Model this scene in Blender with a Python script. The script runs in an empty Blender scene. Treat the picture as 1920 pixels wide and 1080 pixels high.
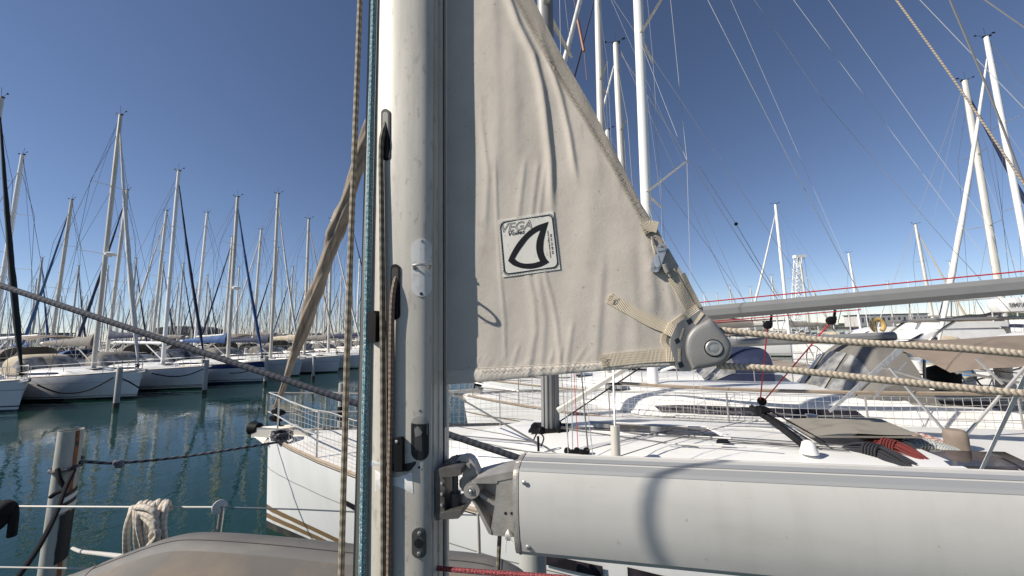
import bpy, math, random
from mathutils import Vector, Matrix
from mathutils.geometry import tessellate_polygon
V = Vector
random.seed(7)
S = bpy.context.scene
COL = S.collection
# ------------------------------------------------------------------ camera
H = 2.8; FPX = 680.0; PITCH = math.atan(0.125); ROLL = 0.024
_f = V((0, math.cos(PITCH), math.sin(PITCH))); _r0 = V((1, 0, 0)); _u0 = V((0, -math.sin(PITCH), math.cos(PITCH)))
_r = _r0*math.cos(ROLL) - _u0*math.sin(ROLL); _u = _u0*math.cos(ROLL) + _r0*math.sin(ROLL)
CAM = V((0, 0, H))
cd = bpy.data.cameras.new('camera'); cam = bpy.data.objects.new('camera', cd); COL.objects.link(cam)
cd.sensor_fit = 'HORIZONTAL'; cd.sensor_width = 36; cd.lens = 36*FPX/1920; cd.clip_start = 0.02; cd.clip_end = 8000
mw = Matrix.Identity(4)
for i in range(3):
    mw[i][0] = _r[i]; mw[i][1] = _u[i]; mw[i][2] = -_f[i]; mw[i][3] = CAM[i]
cam.matrix_world = mw; S.camera = cam
# ------------------------------------------------------------------ light
PSI = math.radians(13)
A = V((math.cos(PSI), -math.sin(PSI), 0)); B = V((-math.sin(PSI), -math.cos(PSI), 0)); F = -B
SUN = (A*-1.78 + B*1.0 + V((0, 0, 1.55))).normalized()
w = bpy.data.worlds.new('World'); S.world = w; w.use_nodes = True
nt = w.node_tree; bg = nt.nodes['Background']; sky = nt.nodes.new('ShaderNodeTexSky')
sky.sky_type = 'NISHITA'; sky.sun_disc = False
sky.sun_elevation = math.asin(SUN.z); sky.sun_rotation = math.atan2(SUN.x, SUN.y)
sky.altitude = 1500; sky.air_density = 0.9; sky.dust_density = 0.0; sky.ozone_density = 6.0
bg.inputs[1].default_value = 0.083
_tn = nt.nodes.new('ShaderNodeMix'); _tn.data_type = 'RGBA'; _tn.blend_type = 'MULTIPLY'; _tn.inputs[0].default_value = 1; _tn.inputs[7].default_value = (1.32, 1.06, .94, 1)
nt.links.new(sky.outputs[0], _tn.inputs[6]); nt.links.new(_tn.outputs[2], bg.inputs[0])
sl = bpy.data.lights.new('sun', 'SUN'); so = bpy.data.objects.new('sun', sl); COL.objects.link(so)
sl.energy = 4.7; sl.angle = math.radians(0.53); sl.color = (1, 0.935, 0.835)
so.rotation_euler = SUN.to_track_quat('Z', 'Y').to_euler(); so.location = (0, 0, 30)
S.view_settings.view_transform = 'Standard'; S.view_settings.look = 'None'
S.view_settings.exposure = 0.42; S.view_settings.gamma = 1.0
S.cycles.max_bounces = 6; S.cycles.transparent_max_bounces = 12
# ------------------------------------------------------------------ picture <-> world
def ray(px, py): return _f + _r*((px-960)/FPX) + _u*((540-py)/FPX)
def at(px, py, Y):
    d = ray(px, py); return CAM + d*(Y/d.y)
def atz(px, py, z):
    d = ray(px, py); return CAM + d*((z-H)/d.z)
def proj(P):
    q = P-CAM; k = FPX/q.dot(_f); return 960+q.dot(_r)*k, 540-q.dot(_u)*k
_m = at(778, 620, 1.0); MO = V((_m.x, _m.y, 0))
def own(a, b, z): return MO + A*a + B*b + V((0, 0, z))
def toown(P): q = P-MO; return q.dot(A), q.dot(B), P.z
def onp(px, py, b=0.0):
    d = ray(px, py); t = (b-(CAM-MO).dot(B))/d.dot(B); return CAM + d*t
# ------------------------------------------------------------------ mesh helper
ORG = {}
class MB:
    def __init__(s): s.v = []; s.f = []; s.uv = []; s.mi = []
    def add(s, vs, fs, uvs=None, mi=0):
        n = len(s.v); s.v += [V(p) for p in vs]
        for i, f in enumerate(fs):
            s.f.append([k+n for k in f]); s.mi.append(mi); s.uv.append(uvs[i] if uvs else [(0, 0)]*len(f))
        return s
    def grid(s, fn, nu, nv, mi=0, us=1, vs=1):
        vv = [fn(i/nu, j/nv) for j in range(nv+1) for i in range(nu+1)]
        ff = []; uu = []
        for j in range(nv):
            for i in range(nu):
                k = j*(nu+1)+i; ff.append((k, k+1, k+nu+2, k+nu+1))
                uu.append([(i/nu*us, j/nv*vs), ((i+1)/nu*us, j/nv*vs), ((i+1)/nu*us, (j+1)/nv*vs), (i/nu*us, (j+1)/nv*vs)])
        return s.add(vv, ff, uu, mi)
    def tube(s, path, r, n=8, caps=True, mi=0):
        P = [V(p) for p in path]; m = len(P)
        R = list(r) if isinstance(r, (list, tuple)) else [r]*m
        T = [(P[min(i+1, m-1)]-P[max(i-1, 0)]).normalized() for i in range(m)]
        x = T[0].cross(V((0.123, 0.37, 0.92)) if abs(T[0].z) < .9 else V((1, 0.1, 0))).normalized()
        vv = []; L = [0.0]
        for i in range(m):
            x = (x - T[i]*x.dot(T[i])).normalized(); y = T[i].cross(x)
            if i: L.append(L[-1] + (P[i]-P[i-1]).length/(2*max(R[0], 1e-5)))
            for k in range(n):
                a = 2*math.pi*k/n; vv.append(P[i] + (x*math.cos(a)+y*math.sin(a))*R[i])
        ff = []; uu = []
        for i in range(m-1):
            for k in range(n):
                k2 = (k+1) % n
                ff.append((i*n+k, i*n+k2, (i+1)*n+k2, (i+1)*n+k))
                uu.append([(L[i], k/n), (L[i], (k+1)/n), (L[i+1], (k+1)/n), (L[i+1], k/n)])
        if caps:
            ff.append(tuple(range(n-1, -1, -1))); uu.append([(0, 0)]*n)
            ff.append(tuple((m-1)*n+k for k in range(n))); uu.append([(0, 0)]*n)
        return s.add(vv, ff, uu, mi)
    def loft(s, rings, closed=True, caps=True, mi=0):
        n = len(rings[0]); vv = [p for r in rings for p in r]; ff = []
        for i in range(len(rings)-1):
            for k in range(n if closed else n-1):
                k2 = (k+1) % n; ff.append((i*n+k, i*n+k2, (i+1)*n+k2, (i+1)*n+k))
        if caps:
            ff.append(tuple(range(n-1, -1, -1))); ff.append(tuple((len(rings)-1)*n+k for k in range(n)))
        return s.add(vv, ff, None, mi)
    def prism(s, pts, vec, holes=(), mi=0):
        loops = [[V(p) for p in pts]] + [[V(p) for p in h] for h in holes]
        flat = [p for l in loops for p in l]; n = len(flat); vec = V(vec)
        nm = V((0, 0, 0)); l0 = loops[0]
        for i in range(len(l0)): nm += l0[i].cross(l0[(i+1) % len(l0)])
        # planar copy for tessellation
        tris = tessellate_polygon(loops)
        ff = []
        for t in tris:
            a, b, c = [flat[i] for i in t]
            if (b-a).cross(c-a).dot(vec) > 0: t = (t[0], t[2], t[1])
            ff.append(tuple(t)); ff.append((t[0]+n, t[2]+n, t[1]+n))
        o = 0
        for l in loops:
            m = len(l)
            for i in range(m):
                j = (i+1) % m; ff.append((o+i, o+j, o+j+n, o+i+n))
            o += m
        return s.add(flat + [p+vec for p in flat], ff, None, mi)
    def box(s, c, sz, ax=None, mi=0):
        c = V(c); X, Y, Z = ax if ax else (V((1, 0, 0)), V((0, 1, 0)), V((0, 0, 1)))
        vv = [c + X*(sz[0]/2*i) + Y*(sz[1]/2*j) + Z*(sz[2]/2*k) for k in (-1, 1) for j in (-1, 1) for i in (-1, 1)]
        return s.add(vv, [(0, 2, 3, 1), (4, 5, 7, 6), (0, 1, 5, 4), (2, 6, 7, 3), (0, 4, 6, 2), (1, 3, 7, 5)], None, mi)
    def lathe(s, o, d, prof, n=16, mi=0):
        o = V(o); d = V(d).normalized(); x = d.orthogonal().normalized(); y = d.cross(x)
        rings = [[o + d*h + (x*math.cos(2*math.pi*k/n)+y*math.sin(2*math.pi*k/n))*max(r, 1e-4) for k in range(n)] for h, r in prof]
        return s.loft(rings, True, True, mi)
    def ball(s, c, r, n=10, m=6, mi=0):
        c = V(c); r = V(r) if hasattr(r, '__len__') else V((r, r, r))
        rings = []
        for j in range(m+1):
            t = math.pi*(j/m); t = min(max(t, .05), math.pi-.05)
            rings.append([c+V((r.x*math.sin(t)*math.cos(2*math.pi*k/n), r.y*math.sin(t)*math.sin(2*math.pi*k/n), -r.z*math.cos(t))) for k in range(n)])
        return s.loft(rings, True, True, mi)
    def build(s, name, mats, parent=None, ang=40, fixn=False):
        o0 = ORG.get(parent.name, V((0, 0, 0))) if parent else V((0, 0, 0))
        if not isinstance(mats, (list, tuple)): mats = [mats]
        me = bpy.data.meshes.new(name)
        me.from_pydata([p-o0 for p in s.v], [], s.f)
        for m in mats: me.materials.append(m)
        me.polygons.foreach_set('material_index', s.mi)
        me.polygons.foreach_set('use_smooth', [True]*len(s.f))
        if any(u != (0, 0) for l in s.uv[:3] for u in l) or len(s.uv) > 3 and any(u != (0, 0) for u in s.uv[2]):
            l = me.uv_layers.new(name='UVMap')
            l.data.foreach_set('uv', [c for f in s.uv for u in f for c in u])
        me.update()
        me.set_sharp_from_angle(angle=math.radians(ang))
        o = bpy.data.objects.new(name, me); COL.objects.link(o)
        if parent: o.parent = parent
        ORG[o.name] = o0
        return o
def tag(o, label, cat, group=None):
    o['label'] = label; o['category'] = cat
    if group: o['group'] = group
    return o
def thing(name, label, cat, loc=(0, 0, 0), rotz=0.0, group=None, local=False):
    o = bpy.data.objects.new(name, None); COL.objects.link(o); o.location = loc; o.rotation_euler = (0, 0, rotz)
    o.empty_display_size = .1
    ORG[o.name] = V((0, 0, 0)) if local else V(loc)
    return tag(o, label, cat, group)
def lerp(a, b, t): return a+(b-a)*t
def pl(pts, x):
    """piecewise linear through (x, y) pairs"""
    if x <= pts[0][0]: return pts[0][1]
    for (x0, y0), (x1, y1) in zip(pts, pts[1:]):
        if x <= x1: return y0+(y1-y0)*(x-x0)/(x1-x0)
    return pts[-1][1]
def smooth(P, n=6):
    """Catmull-Rom through points"""
    P = [V(p) for p in P]; out = []
    for i in range(len(P)-1):
        p0 = P[max(i-1, 0)]; p1 = P[i]; p2 = P[i+1]; p3 = P[min(i+2, len(P)-1)]
        for k in range(n):
            t = k/n
            out.append(0.5*((2*p1)+(p2-p0)*t+(2*p0-5*p1+4*p2-p3)*t*t+(3*p1-p0-3*p2+p3)*t**3))
    out.append(P[-1]); return out
# ------------------------------------------------------------------ materials
def newmat(name):
    m = bpy.data.materials.new(name); m.use_nodes = True
    return m, m.node_tree, m.node_tree.nodes['Principled BSDF']
def math_(nt, op, a, b=None):
    n = nt.nodes.new('ShaderNodeMath'); n.operation = op
    for i, x in enumerate((a, b)):
        if x is None: continue
        if isinstance(x, (int, float)): n.inputs[i].default_value = x
        else: nt.links.new(x, n.inputs[i])
    return n.outputs[0]
def mixc(nt, fac, a, b):
    n = nt.nodes.new('ShaderNodeMix'); n.data_type = 'RGBA'
    for i, x in ((0, fac), (6, a), (7, b)):
        if isinstance(x, (int, float)): n.inputs[i].default_value = x
        elif isinstance(x, tuple): n.inputs[i].default_value = (*x[:3], 1)
        else: nt.links.new(x, n.inputs[i])
    return n.outputs[2]
def noise(nt, vec, scale, detail=3, rough=.55):
    n = nt.nodes.new('ShaderNodeTexNoise'); n.inputs['Scale'].default_value = scale; n.inputs['Detail'].default_value = detail
    n.inputs['Roughness'].default_value = rough
    if vec is not None: nt.links.new(vec, n.inputs['Vector'])
    return n.outputs[0]
def ramp(nt, fac, lo, hi):
    n = nt.nodes.new('ShaderNodeMapRange'); n.inputs[1].default_value = lo; n.inputs[2].default_value = hi
    nt.links.new(fac, n.inputs[0]); return n.outputs[0]
def bump(nt, bs, h, strength, dist):
    n = nt.nodes.new('ShaderNodeBump'); n.inputs['Strength'].default_value = strength; n.inputs['Distance'].default_value = dist
    nt.links.new(h, n.inputs['Height']); nt.links.new(n.outputs[0], bs.inputs['Normal'])
def coords(nt, kind='Object', scale=None):
    c = nt.nodes.new('ShaderNodeTexCoord').outputs[kind]
    if scale:
        mp = nt.nodes.new('ShaderNodeMapping'); mp.inputs['Scale'].default_value = scale
        nt.links.new(c, mp.inputs['Vector']); c = mp.outputs[0]
    return c
def mat(name, col, rough=.5, metal=0.0, dirt=None, ds=3.0, dl=.5, dh=.75, bs=0.0, bsc=80, scale=None, dd=4):
    m, nt, b = newmat(name)
    b.inputs['Roughness'].default_value = rough; b.inputs['Metallic'].default_value = metal
    b.inputs['Base Color'].default_value = (*col, 1)
    if dirt or bs:
        c = coords(nt, 'Object', scale)
    if dirt:
        nt.links.new(mixc(nt, ramp(nt, noise(nt, c, ds, dd), dl, dh), col, dirt), b.inputs['Base Color'])
    if bs: bump(nt, b, noise(nt, c, bsc, 3), bs, .002)
    return m
def nospec(m, v=.12): m.node_tree.nodes['Principled BSDF'].inputs['Specular IOR Level'].default_value = v; return m
def hullmat(name, base, bands, rough=.25):
    """topsides with painted stripes between heights above the waterline"""
    m, nt, b = newmat(name); b.inputs['Roughness'].default_value = rough
    c = coords(nt); sp = nt.nodes.new('ShaderNodeSeparateXYZ'); nt.links.new(c, sp.inputs[0]); z = sp.outputs[2]
    n = ramp(nt, noise(nt, coords(nt, 'Object', (1.5, 1.5, .35)), 2.2, 5), .45, .8)
    col = mixc(nt, n, base, tuple(x*.9 for x in base))
    for z0, z1, cc in bands:
        k = math_(nt, 'MULTIPLY', math_(nt, 'GREATER_THAN', z, z0), math_(nt, 'LESS_THAN', z, z1))
        col = mixc(nt, k, col, cc)
    # slight grime just over the water
    g = math_(nt, 'MULTIPLY', ramp(nt, z, .38, .0), ramp(nt, noise(nt, coords(nt, 'Object', (1, 1, .2)), 5, 4), .35, .75))
    col = mixc(nt, math_(nt, 'MULTIPLY', g, .45), col, (.16, .15, .11))
    nt.links.new(col, b.inputs['Base Color'])
    bump(nt, b, noise(nt, coords(nt), 1.4, 2), .12, .02)
    return m
def ropemat(name, c1, c2, kind='braid', k=1.0, fleck=None):
    m, nt, b = newmat(name); b.inputs['Roughness'].default_value = .85
    uv = coords(nt, 'UV'); sp = nt.nodes.new('ShaderNodeSeparateXYZ'); nt.links.new(uv, sp.inputs[0]); u, v = sp.outputs[0], sp.outputs[1]
    u = math_(nt, 'MULTIPLY', u, k)
    if kind == 'chevron':
        t = math_(nt, 'ABSOLUTE', math_(nt, 'SUBTRACT', math_(nt, 'FRACT', math_(nt, 'MULTIPLY', v, 3)), .5))
        p = math_(nt, 'FRACT', math_(nt, 'ADD', u, math_(nt, 'MULTIPLY', t, 1.1)))
        h = math_(nt, 'ABSOLUTE', math_(nt, 'SUBTRACT', p, .5))
        fac = ramp(nt, h, .16, .26)
    elif kind == 'twist':
        p = math_(nt, 'FRACT', math_(nt, 'ADD', u, math_(nt, 'MULTIPLY', v, 1.0)))
        h = math_(nt, 'ABSOLUTE', math_(nt, 'SUBTRACT', p, .5)); fac = ramp(nt, h, .2, .3)
    else:
        s1 = math_(nt, 'SINE', math_(nt, 'MULTIPLY', math_(nt, 'ADD', u, math_(nt, 'MULTIPLY', v, 4)), 6.2832))
        s2 = math_(nt, 'SINE', math_(nt, 'MULTIPLY', math_(nt, 'SUBTRACT', u, math_(nt, 'MULTIPLY', v, 4)), 6.2832))
        h = math_(nt, 'MULTIPLY', s1, s2); fac = ramp(nt, h, -.2, .3)
    col = mixc(nt, fac, c2, c1)
    if fleck:
        mp = nt.nodes.new('ShaderNodeMapping'); mp.inputs['Scale'].default_value = (2.2, 9, 1); nt.links.new(uv, mp.inputs['Vector'])
        col = mixc(nt, ramp(nt, noise(nt, mp.outputs[0], 2.0, 2), .56, .6), col, fleck)
    d = ramp(nt, noise(nt, coords(nt), 9, 3), .45, .75)
    col = mixc(nt, math_(nt, 'MULTIPLY', d, .3), col, tuple(x*.55 for x in c1))
    nt.links.new(col, b.inputs['Base Color'])
    bump(nt, b, h, .5, .002)
    return m
WHITE = (.78, .77, .74)
m_gel = mat('gelcoat_white', WHITE, .3, dirt=(.68, .66, .61), ds=1.6, dl=.45, dh=.8)
m_deck = mat('deck_nonskid', (.74, .72, .68), .6, dirt=(.6, .57, .51), ds=2.5, dl=.5, dh=.8, bs=.3, bsc=260)
m_alu = mat('mast_aluminium', (.66, .63, .57), .45, .15, dirt=(.5, .48, .43), ds=4, scale=(1, 1, .15))
m_mastw = mat('mast_white_paint', (.8, .8, .78), .3)
m_masts = mat('mast_grey_alloy', (.55, .52, .46), .45, .15, dirt=(.42, .4, .35), ds=3, scale=(1, 1, .2))
m_wire = mat('stainless_wire', (.42, .42, .43), .35, .7)
m_palew = mat('pale_wire', (.4, .4, .4), .65)
m_wired = mat('weathered_wire', (.15, .15, .15), .5, .4)
m_steel = mat('polished_steel', (.56, .53, .49), .38, .8)
m_teak = mat('weathered_teak', (.34, .27, .2), .75, dirt=(.22, .17, .12), ds=8, scale=(.3, 3, 3))
m_black = nospec(mat('black_plastic', (.010, .010, .011), .6))
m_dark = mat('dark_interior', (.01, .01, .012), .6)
m_tint = mat('tinted_glass', (.02, .018, .022), .08, dirt=(.09, .07, .09), ds=3)
m_clear = mat('clear_vinyl', (.34, .34, .33), .12, dirt=(.12, .12, .12), ds=2.5, dl=.4, dh=.6)
m_navy = mat('navy_canvas', (.012, .019, .055), .8, dirt=(.025, .035, .08), ds=4, bs=.4, bsc=30)
m_blue = mat('blue_canvas', (.02, .07, .2), .8, dirt=(.035, .1, .26), ds=4, bs=.4, bsc=30)
m_greyc = mat('grey_canvas', (.2, .185, .165), .85, dirt=(.15, .135, .12), ds=3, bs=.4, bsc=30)
m_beige = mat('beige_canvas', (.5, .43, .32), .85, dirt=(.4, .34, .25), ds=3, bs=.4, bsc=30)
m_taupe = mat('taupe_canvas', (.24, .19, .15), .85, dirt=(.17, .135, .105), ds=2, bs=.4, bsc=30)
m_sailw = mat('sailcloth_white', (.68, .67, .63), .8, dirt=(.45, .44, .42), ds=5, scale=(4, 4, .6), bs=.4, bsc=25)
m_darkg = mat('dark_green_canvas', (.012, .018, .018), .85, bs=.4, bsc=25)
m_red = mat('red_line', (.45, .02, .03), .8)
m_dkrope = nospec(mat('black_rope', (.013, .013, .015), .9, bs=.5, bsc=200))
# ------------------------------------------------------------------ water, sky edge, shore
def sheet(name, m, x0, x1, y0, y1, z):
    b = MB(); b.add([(x0, y0, z), (x1, y0, z), (x1, y1, z), (x0, y1, z)], [(0, 1, 2, 3)]); o = b.build(name, m); o['kind'] = 'structure'; return o
m_water, nt, b = newmat('harbour_water')
b.inputs['Base Color'].default_value = (.007, .031, .024, 1); b.inputs['Roughness'].default_value = .03; b.inputs['IOR'].default_value = 1.33
c = coords(nt, 'Object', (1, .8, 1))
n1 = noise(nt, c, 3.2, 3, .5); n2 = noise(nt, coords(nt, 'Object', (1, .7, 1)), 9, 2, .5); n3 = noise(nt, c, .35, 2)
h = math_(nt, 'ADD', math_(nt, 'MULTIPLY', n1, .75), math_(nt, 'MULTIPLY', n2, .16))
h = math_(nt, 'MULTIPLY', h, ramp(nt, n3, .25, .7))
bump(nt, b, h, .27, .05)
water = sheet('water', m_water, -4000, 4000, -60, 6000, 0)

# ------------------------------------------------------------------ sailing boats
class Spec:
    def __init__(s, **k):
        s.L = 10.6; s.beam = 3.4; s.fb = 1.3; s.fs = 1.1; s.ms = 4.2; s.mh = 15.0; s.mr = .1; s.rake = .014
        s.hull = None; s.rake_stem = .25; s.mast = m_alu; s.gen = m_sailw; s.genr = .075; s.cover = m_greyc; s.dodger = m_beige; s.bimini = None
        s.radar = False; s.detail = 1; s.rw = .008; s.roof = .36; s.boomz = 1.25; s.boomr = .085; s.spread = (.43, .7); s.gtop = .93; s.stripe = None
        s.window = True; s.gensplit = None; s.toe = m_teak; s.helm = True; s.boomang = 0.0; s.rigw = m_wired; s.boomL = .38; s.gfoot = .35; s.boomslope = .03; s.gkk = 1.0; s.hatch = True; s.spk = .3; s.sw = .28; s.sheet = True; s.boomm = None
        s.__dict__.update(k)
    def hb(s, q): return s.beam/2*(math.sin(math.pi/2*min(1, max(0, q/s.L)/.55))**.85*(1-.16*max(0, (q/s.L-.6)/.4)**1.5)) + .02
    def dz(s, q): t = q/s.L; return s.fb+(s.fs-s.fb)*t - .12*math.sin(math.pi*t)*.6
    def wf(s, q, zr): t = min(1, q/s.L/.4); return 1-(1-zr)**1.3*(.62*(1-t)+.16*t)
    def hullpt(s, q, side, z, off=0.0):
        zr = max(-.3, min(1, z/s.dz(q))); wz = s.wf(q, max(zr, 0)) * (1 if zr >= 0 else (1+zr*1.6))
        st = s.rake_stem*(1-zr)*max(0, 1-q/s.L/.25)
        return V((q+st, side*(s.hb(q)*wz+off), z))
    def roofw(s, q): return max(.12, min(s.hb(q)-.42, s.beam*.33)*min(1, .35+(q-s.L*.24)/(s.L*.16)))
    def roofpt(s, q, y, off=0.0):
        """coachroof surface; y in -1..1 across"""
        t = (q-s.L*.24)/(s.L*.16); hh = s.roof*max(0.0, min(1, t))**.7
        a = abs(y); prof = pl([(0, 1.0), (.55, .93), (.82, .78), (.9, .62), (1, 0)], a); wv = pl([(0, 0), (.9, .9), (1, 1)], a)
        return V((q, math.copysign(s.roofw(q)*wv, y), s.dz(q)+.05+hh*prof+off))
_cnt = [0]
def make_boat(sp, name, label, cat, loc, rot, group=None):
    root = thing(name, label, cat, loc, rot, group, local=True)
    L = sp.L; d = sp.detail
    qs = [L*t for t in (0, .015, .04, .08, .14, .2, .28, .36, .46, .56, .68, .8, .9, 1)] if d else [L*t for t in (0, .04, .12, .25, .45, .7, 1)]
    zs = (1, .9, .72, .5, .25, .08, 0, -.15, -.3)
    mb = MB(); rings = []
    for q in qs:
        dzq = sp.dz(q)
        r = [sp.hullpt(q, -1, dzq*z) for z in zs]; r += [V((p.x, -p.y, p.z)) for p in reversed(r)]; rings.append(r)
    mb.loft(rings, closed=False, caps=True)
    mb.build('hull', sp.hull or m_hull0, root, 50)
    mb = MB()
    mb.grid(lambda u, v: (lambda q: V((q, (u*2-1)*(sp.hb(q)), sp.dz(q)+.012+.05*(1-(u*2-1)**2))))(qs[int(round(v*(len(qs)-1)))]), 8 if d else 4, len(qs)-1)
    mb.build('deck', m_deck if d else m_gel, root)
    if d:
        mb = MB()
        for sd in (-1, 1): mb.tube([sp.hullpt(q, sd, sp.dz(q), -.02)+V((0, 0, .03)) for q in qs[1:]], .022, 5)
        mb.build('toe_rail', sp.toe, root)
    # coachroof
    q0, q1 = L*.24, L*.70; ys = (-1, -.9, -.82, -.55, 0, .55, .82, .9, 1); mb = MB()
    nq = 14 if d else 4
    rings = [[sp.roofpt(lerp(q0, q1, i/nq), y) for y in ys] for i in range(nq+1)]
    mb.loft(rings, closed=False, caps=True); roof = mb.build('coachroof', m_gel, root, 35)
    if sp.window:
        for sd in (-1, 1):
            mb = MB(); wa, wb = q0+L*.13, q1-L*.06
            mb.grid(lambda u, v: sp.roofpt(lerp(wa, wb, u)-.12*v, sd*lerp(.975, .925, v)) + V((0, sd*.006, .004)), 10 if d else 3, 1)
            mb.build('window', m_tint, roof)
    # cockpit
    mb = MB(); ca, cb = L*.72, L*.96; cw = sp.beam*.22
    if d:
        zt = sp.dz(ca)+.28
        for sd in (-1, 1):
            mb.loft([[V((q, sd*(cw+.05+.0*k), sp.dz(q)+.02)), V((q, sd*(cw+.09), sp.dz(q)+hh)), V((q, sd*(cw+.28), sp.dz(q)+hh*.96)), V((q, sd*(cw+.42), sp.dz(q)+.02))] for k, (q, hh) in enumerate(((q1, .34), (L*.78, .3), (L*.88, .26), (L*.95, .2)))])
        mb.build('cockpit_coaming', m_gel, root)
        mb = MB(); mb.box(((ca+cb)/2, 0, sp.dz(ca)+.07), (cb-ca, cw*2, .02)); mb.build('cockpit_sole', m_teak, root)
        if sp.helm:
            mb = MB(); q = L*.88; z = sp.dz(q)+.75
            mb.tube([V((q, .42*math.cos(a), z+.42*math.sin(a))) for a in [k*math.pi/10 for k in range(21)]], .015, 5)
            for k in range(3):
                a = k*math.pi/3; mb.tube([V((q, .42*math.cos(a), z+.42*math.sin(a))), V((q, -.42*math.cos(a), z-.42*math.sin(a)))], .008, 4)
            mb.build('steering_wheel', m_steel, root)
            mb = MB(); mb.lathe((q+.1, 0, sp.dz(q)), (0, 0, 1), [(0, .16), (.7, .1), (.95, .12), (1, .02)], 10); mb.build('helm_pedestal', m_gel, root)
    # mast
    mz0 = sp.roofpt(sp.ms, 0).z if sp.ms > q0 else sp.dz(sp.ms)
    def mp(z): return V((sp.ms+(z-mz0)*sp.rake, 0, z))
    mb = MB(); rr = [[mp(z)+V((math.cos(a)*sp.mr*k*1.25, math.sin(a)*sp.mr*k, 0)) for a in [j*math.pi/5 for j in range(10)]] for z, k in ((mz0-.02, 1), (lerp(mz0, sp.mh, .5), 1), (lerp(mz0, sp.mh, .85), .97), (sp.mh, .8))]
    mb.loft(rr); mast = mb.build('mast', sp.mast, root)
    tips = []
    hgt = sp.mh-mz0
    for i, fr in enumerate(sp.spread):
        z = mz0+hgt*fr; wd = sp.beam*(sp.spk-.06*i); tp = []
        for sd in (-1, 1):
            e = mp(z)+V((wd*sp.sw, sd*wd, .04)); tp.append(e)
            mb = MB(); mb.loft([[mp(z)+V((-.04, 0, 0)), mp(z)+V((0, 0, .018)), mp(z)+V((.05, 0, 0)), mp(z)+V((0, 0, -.018))], [e+V((-.025, 0, 0)), e+V((0, 0, .012)), e+V((.025, 0, 0)), e+V((0, 0, -.012))]])
            mb.build('spreader', m_masts if sp.mast is not m_mastw else m_alu, mast)
        tips.append(tp)
    # standing rigging
    mb = MB(); top = mp(sp.mh-.12)
    hound = mp(mz0+hgt*sp.gtop)
    for k, sd in enumerate((-1, 1)):
        chain = sp.hullpt(sp.ms+.35, sd, sp.dz(sp.ms), -.08)
        seq = [hound] + [t[k] for t in reversed(tips)] + [chain]
        for p, q in zip(seq, seq[1:]): mb.tube([p, q], sp.rw, 6, False)
        mb.tube([mp(mz0+hgt*sp.spread[0]-.1), chain+V((.25, 0, 0))], sp.rw, 4, False)
        if d and len(tips) > 1: mb.tube([mp(mz0+hgt*sp.spread[1]-.1), tips[0][k]], sp.rw*.8, 4, False)
    mb.tube([top, V((L-.1, 0, sp.dz(L)+.1))], sp.rw, 4, False)
    mb.tube([top+V((.1, 0, 0)), V((sp.ms+L*sp.boomL, 0, mz0+sp.boomz+.1))], sp.rw*.7, 4, False)
    mb.build('standing_rigging', sp.rigw, root)
    # furled headsail
    foot = V((sp.gfoot, 0, sp.dz(.3)+.42))
    if sp.gen:
        nt_, ns_ = (110, 26) if sp.genr > .1 and d else (24, 8 if d else 6)
        g = sp.genr*sp.gkk; top_ = hound+V((-.12, 0, -.1)); ax_ = (top_-foot).normalized(); ex = ax_.cross(V((0, 1, 0))).normalized(); ey = ax_.cross(ex); rings = []
        for k in range(nt_+1):
            t = k/nt_; c = lerp(foot, top_, t)+V((.09*math.sin(math.pi*t), 0, 0)); r = g*pl([(0, .32), (.03, .5), (.08, .8), (.18, 1.15), (.3, 1.1), (.6, .85), (.9, .5), (1, .3)], t); ring = []
            for j in range(ns_):
                a = 2*math.pi*j/ns_; f_ = 1
                if ns_ == 26: f_ = 1+.42*max(0, math.sin(2*a+t*60+.8*math.sin(t*31)))**1.5+.12*max(0, math.sin(3*a+t*85+1))-.3*max(0, math.sin(5*a-t*95+math.sin(t*60)))+.05*math.sin(t*120+a)
                else: f_ = 1+.1*math.sin(2*a+t*40)
                ring.append(c+(ex*math.cos(a)+ey*math.sin(a))*(r*f_))
            rings.append(ring)
        mb = MB(); mb.loft(rings); mb.build('furled_headsail', sp.gen, root, 70)
    mb = MB(); mb.tube([V((.22, 0, sp.dz(.2))), foot], .016, 5); mb.lathe(foot-V((0, 0, .2)), hound-foot, [(0, .06), (.03, .1), (.05, .1), (.06, .05), (.12, .05), (.13, .1), (.15, .1), (.17, .04)], 10)
    mb.build('furling_drum', m_black, root)
    # boom with its cover
    bz = mz0+sp.boomz; b0 = mp(bz)+V((.16, 0, 0)); bl = L*sp.boomL
    bd = V((math.cos(sp.boomang), math.sin(sp.boomang), sp.boomslope)); b1 = b0+bd*bl
    mb = MB(); mb.tube([b0, b1], sp.boomr, 8); boom = mb.build('boom', sp.boomm or sp.mast, root)
    if sp.cover:
        mb = MB(); rings = []; sdv = V((-bd.y, bd.x, 0))
        for i in range(13):
            t = i/12; c = b0+bd*(bl*(.0+.94*t)); hh = pl([(0, .62), (.1, .46), (.4, .34), (1, .13)], t)*(1+.08*math.sin(i*1.9)); wv = pl([(0, .16), (.5, .15), (1, .09)], t)
            rings.append([c+sdv*(wv*x)+V((0, 0, z)) for x, z in ((-.7, -.09), (-1, .02), (-.85, hh*.45), (-.3, hh*.92), (0, hh), (.3, hh*.92), (.85, hh*.45), (1, .02), (.7, -.09))])
        mb.loft(rings); mb.build('boom_cover', sp.cover, boom, 60)
    mb = MB(); mb.tube([mp(mz0+.25)+V((.12, 0, 0)), b0+bd*bl*.33-V((0, 0, sp.boomr))], .03, 6); mb.build('boom_vang', sp.mast, root)
    mb = MB()
    for o in (-.05, .05) if sp.sheet else (): mb.tube([b0+bd*bl*.8-V((0, 0, .08)), V((sp.ms+bl*.8+o*3, o, sp.dz(L*.8)+.3))], .006, 4, False)
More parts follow.
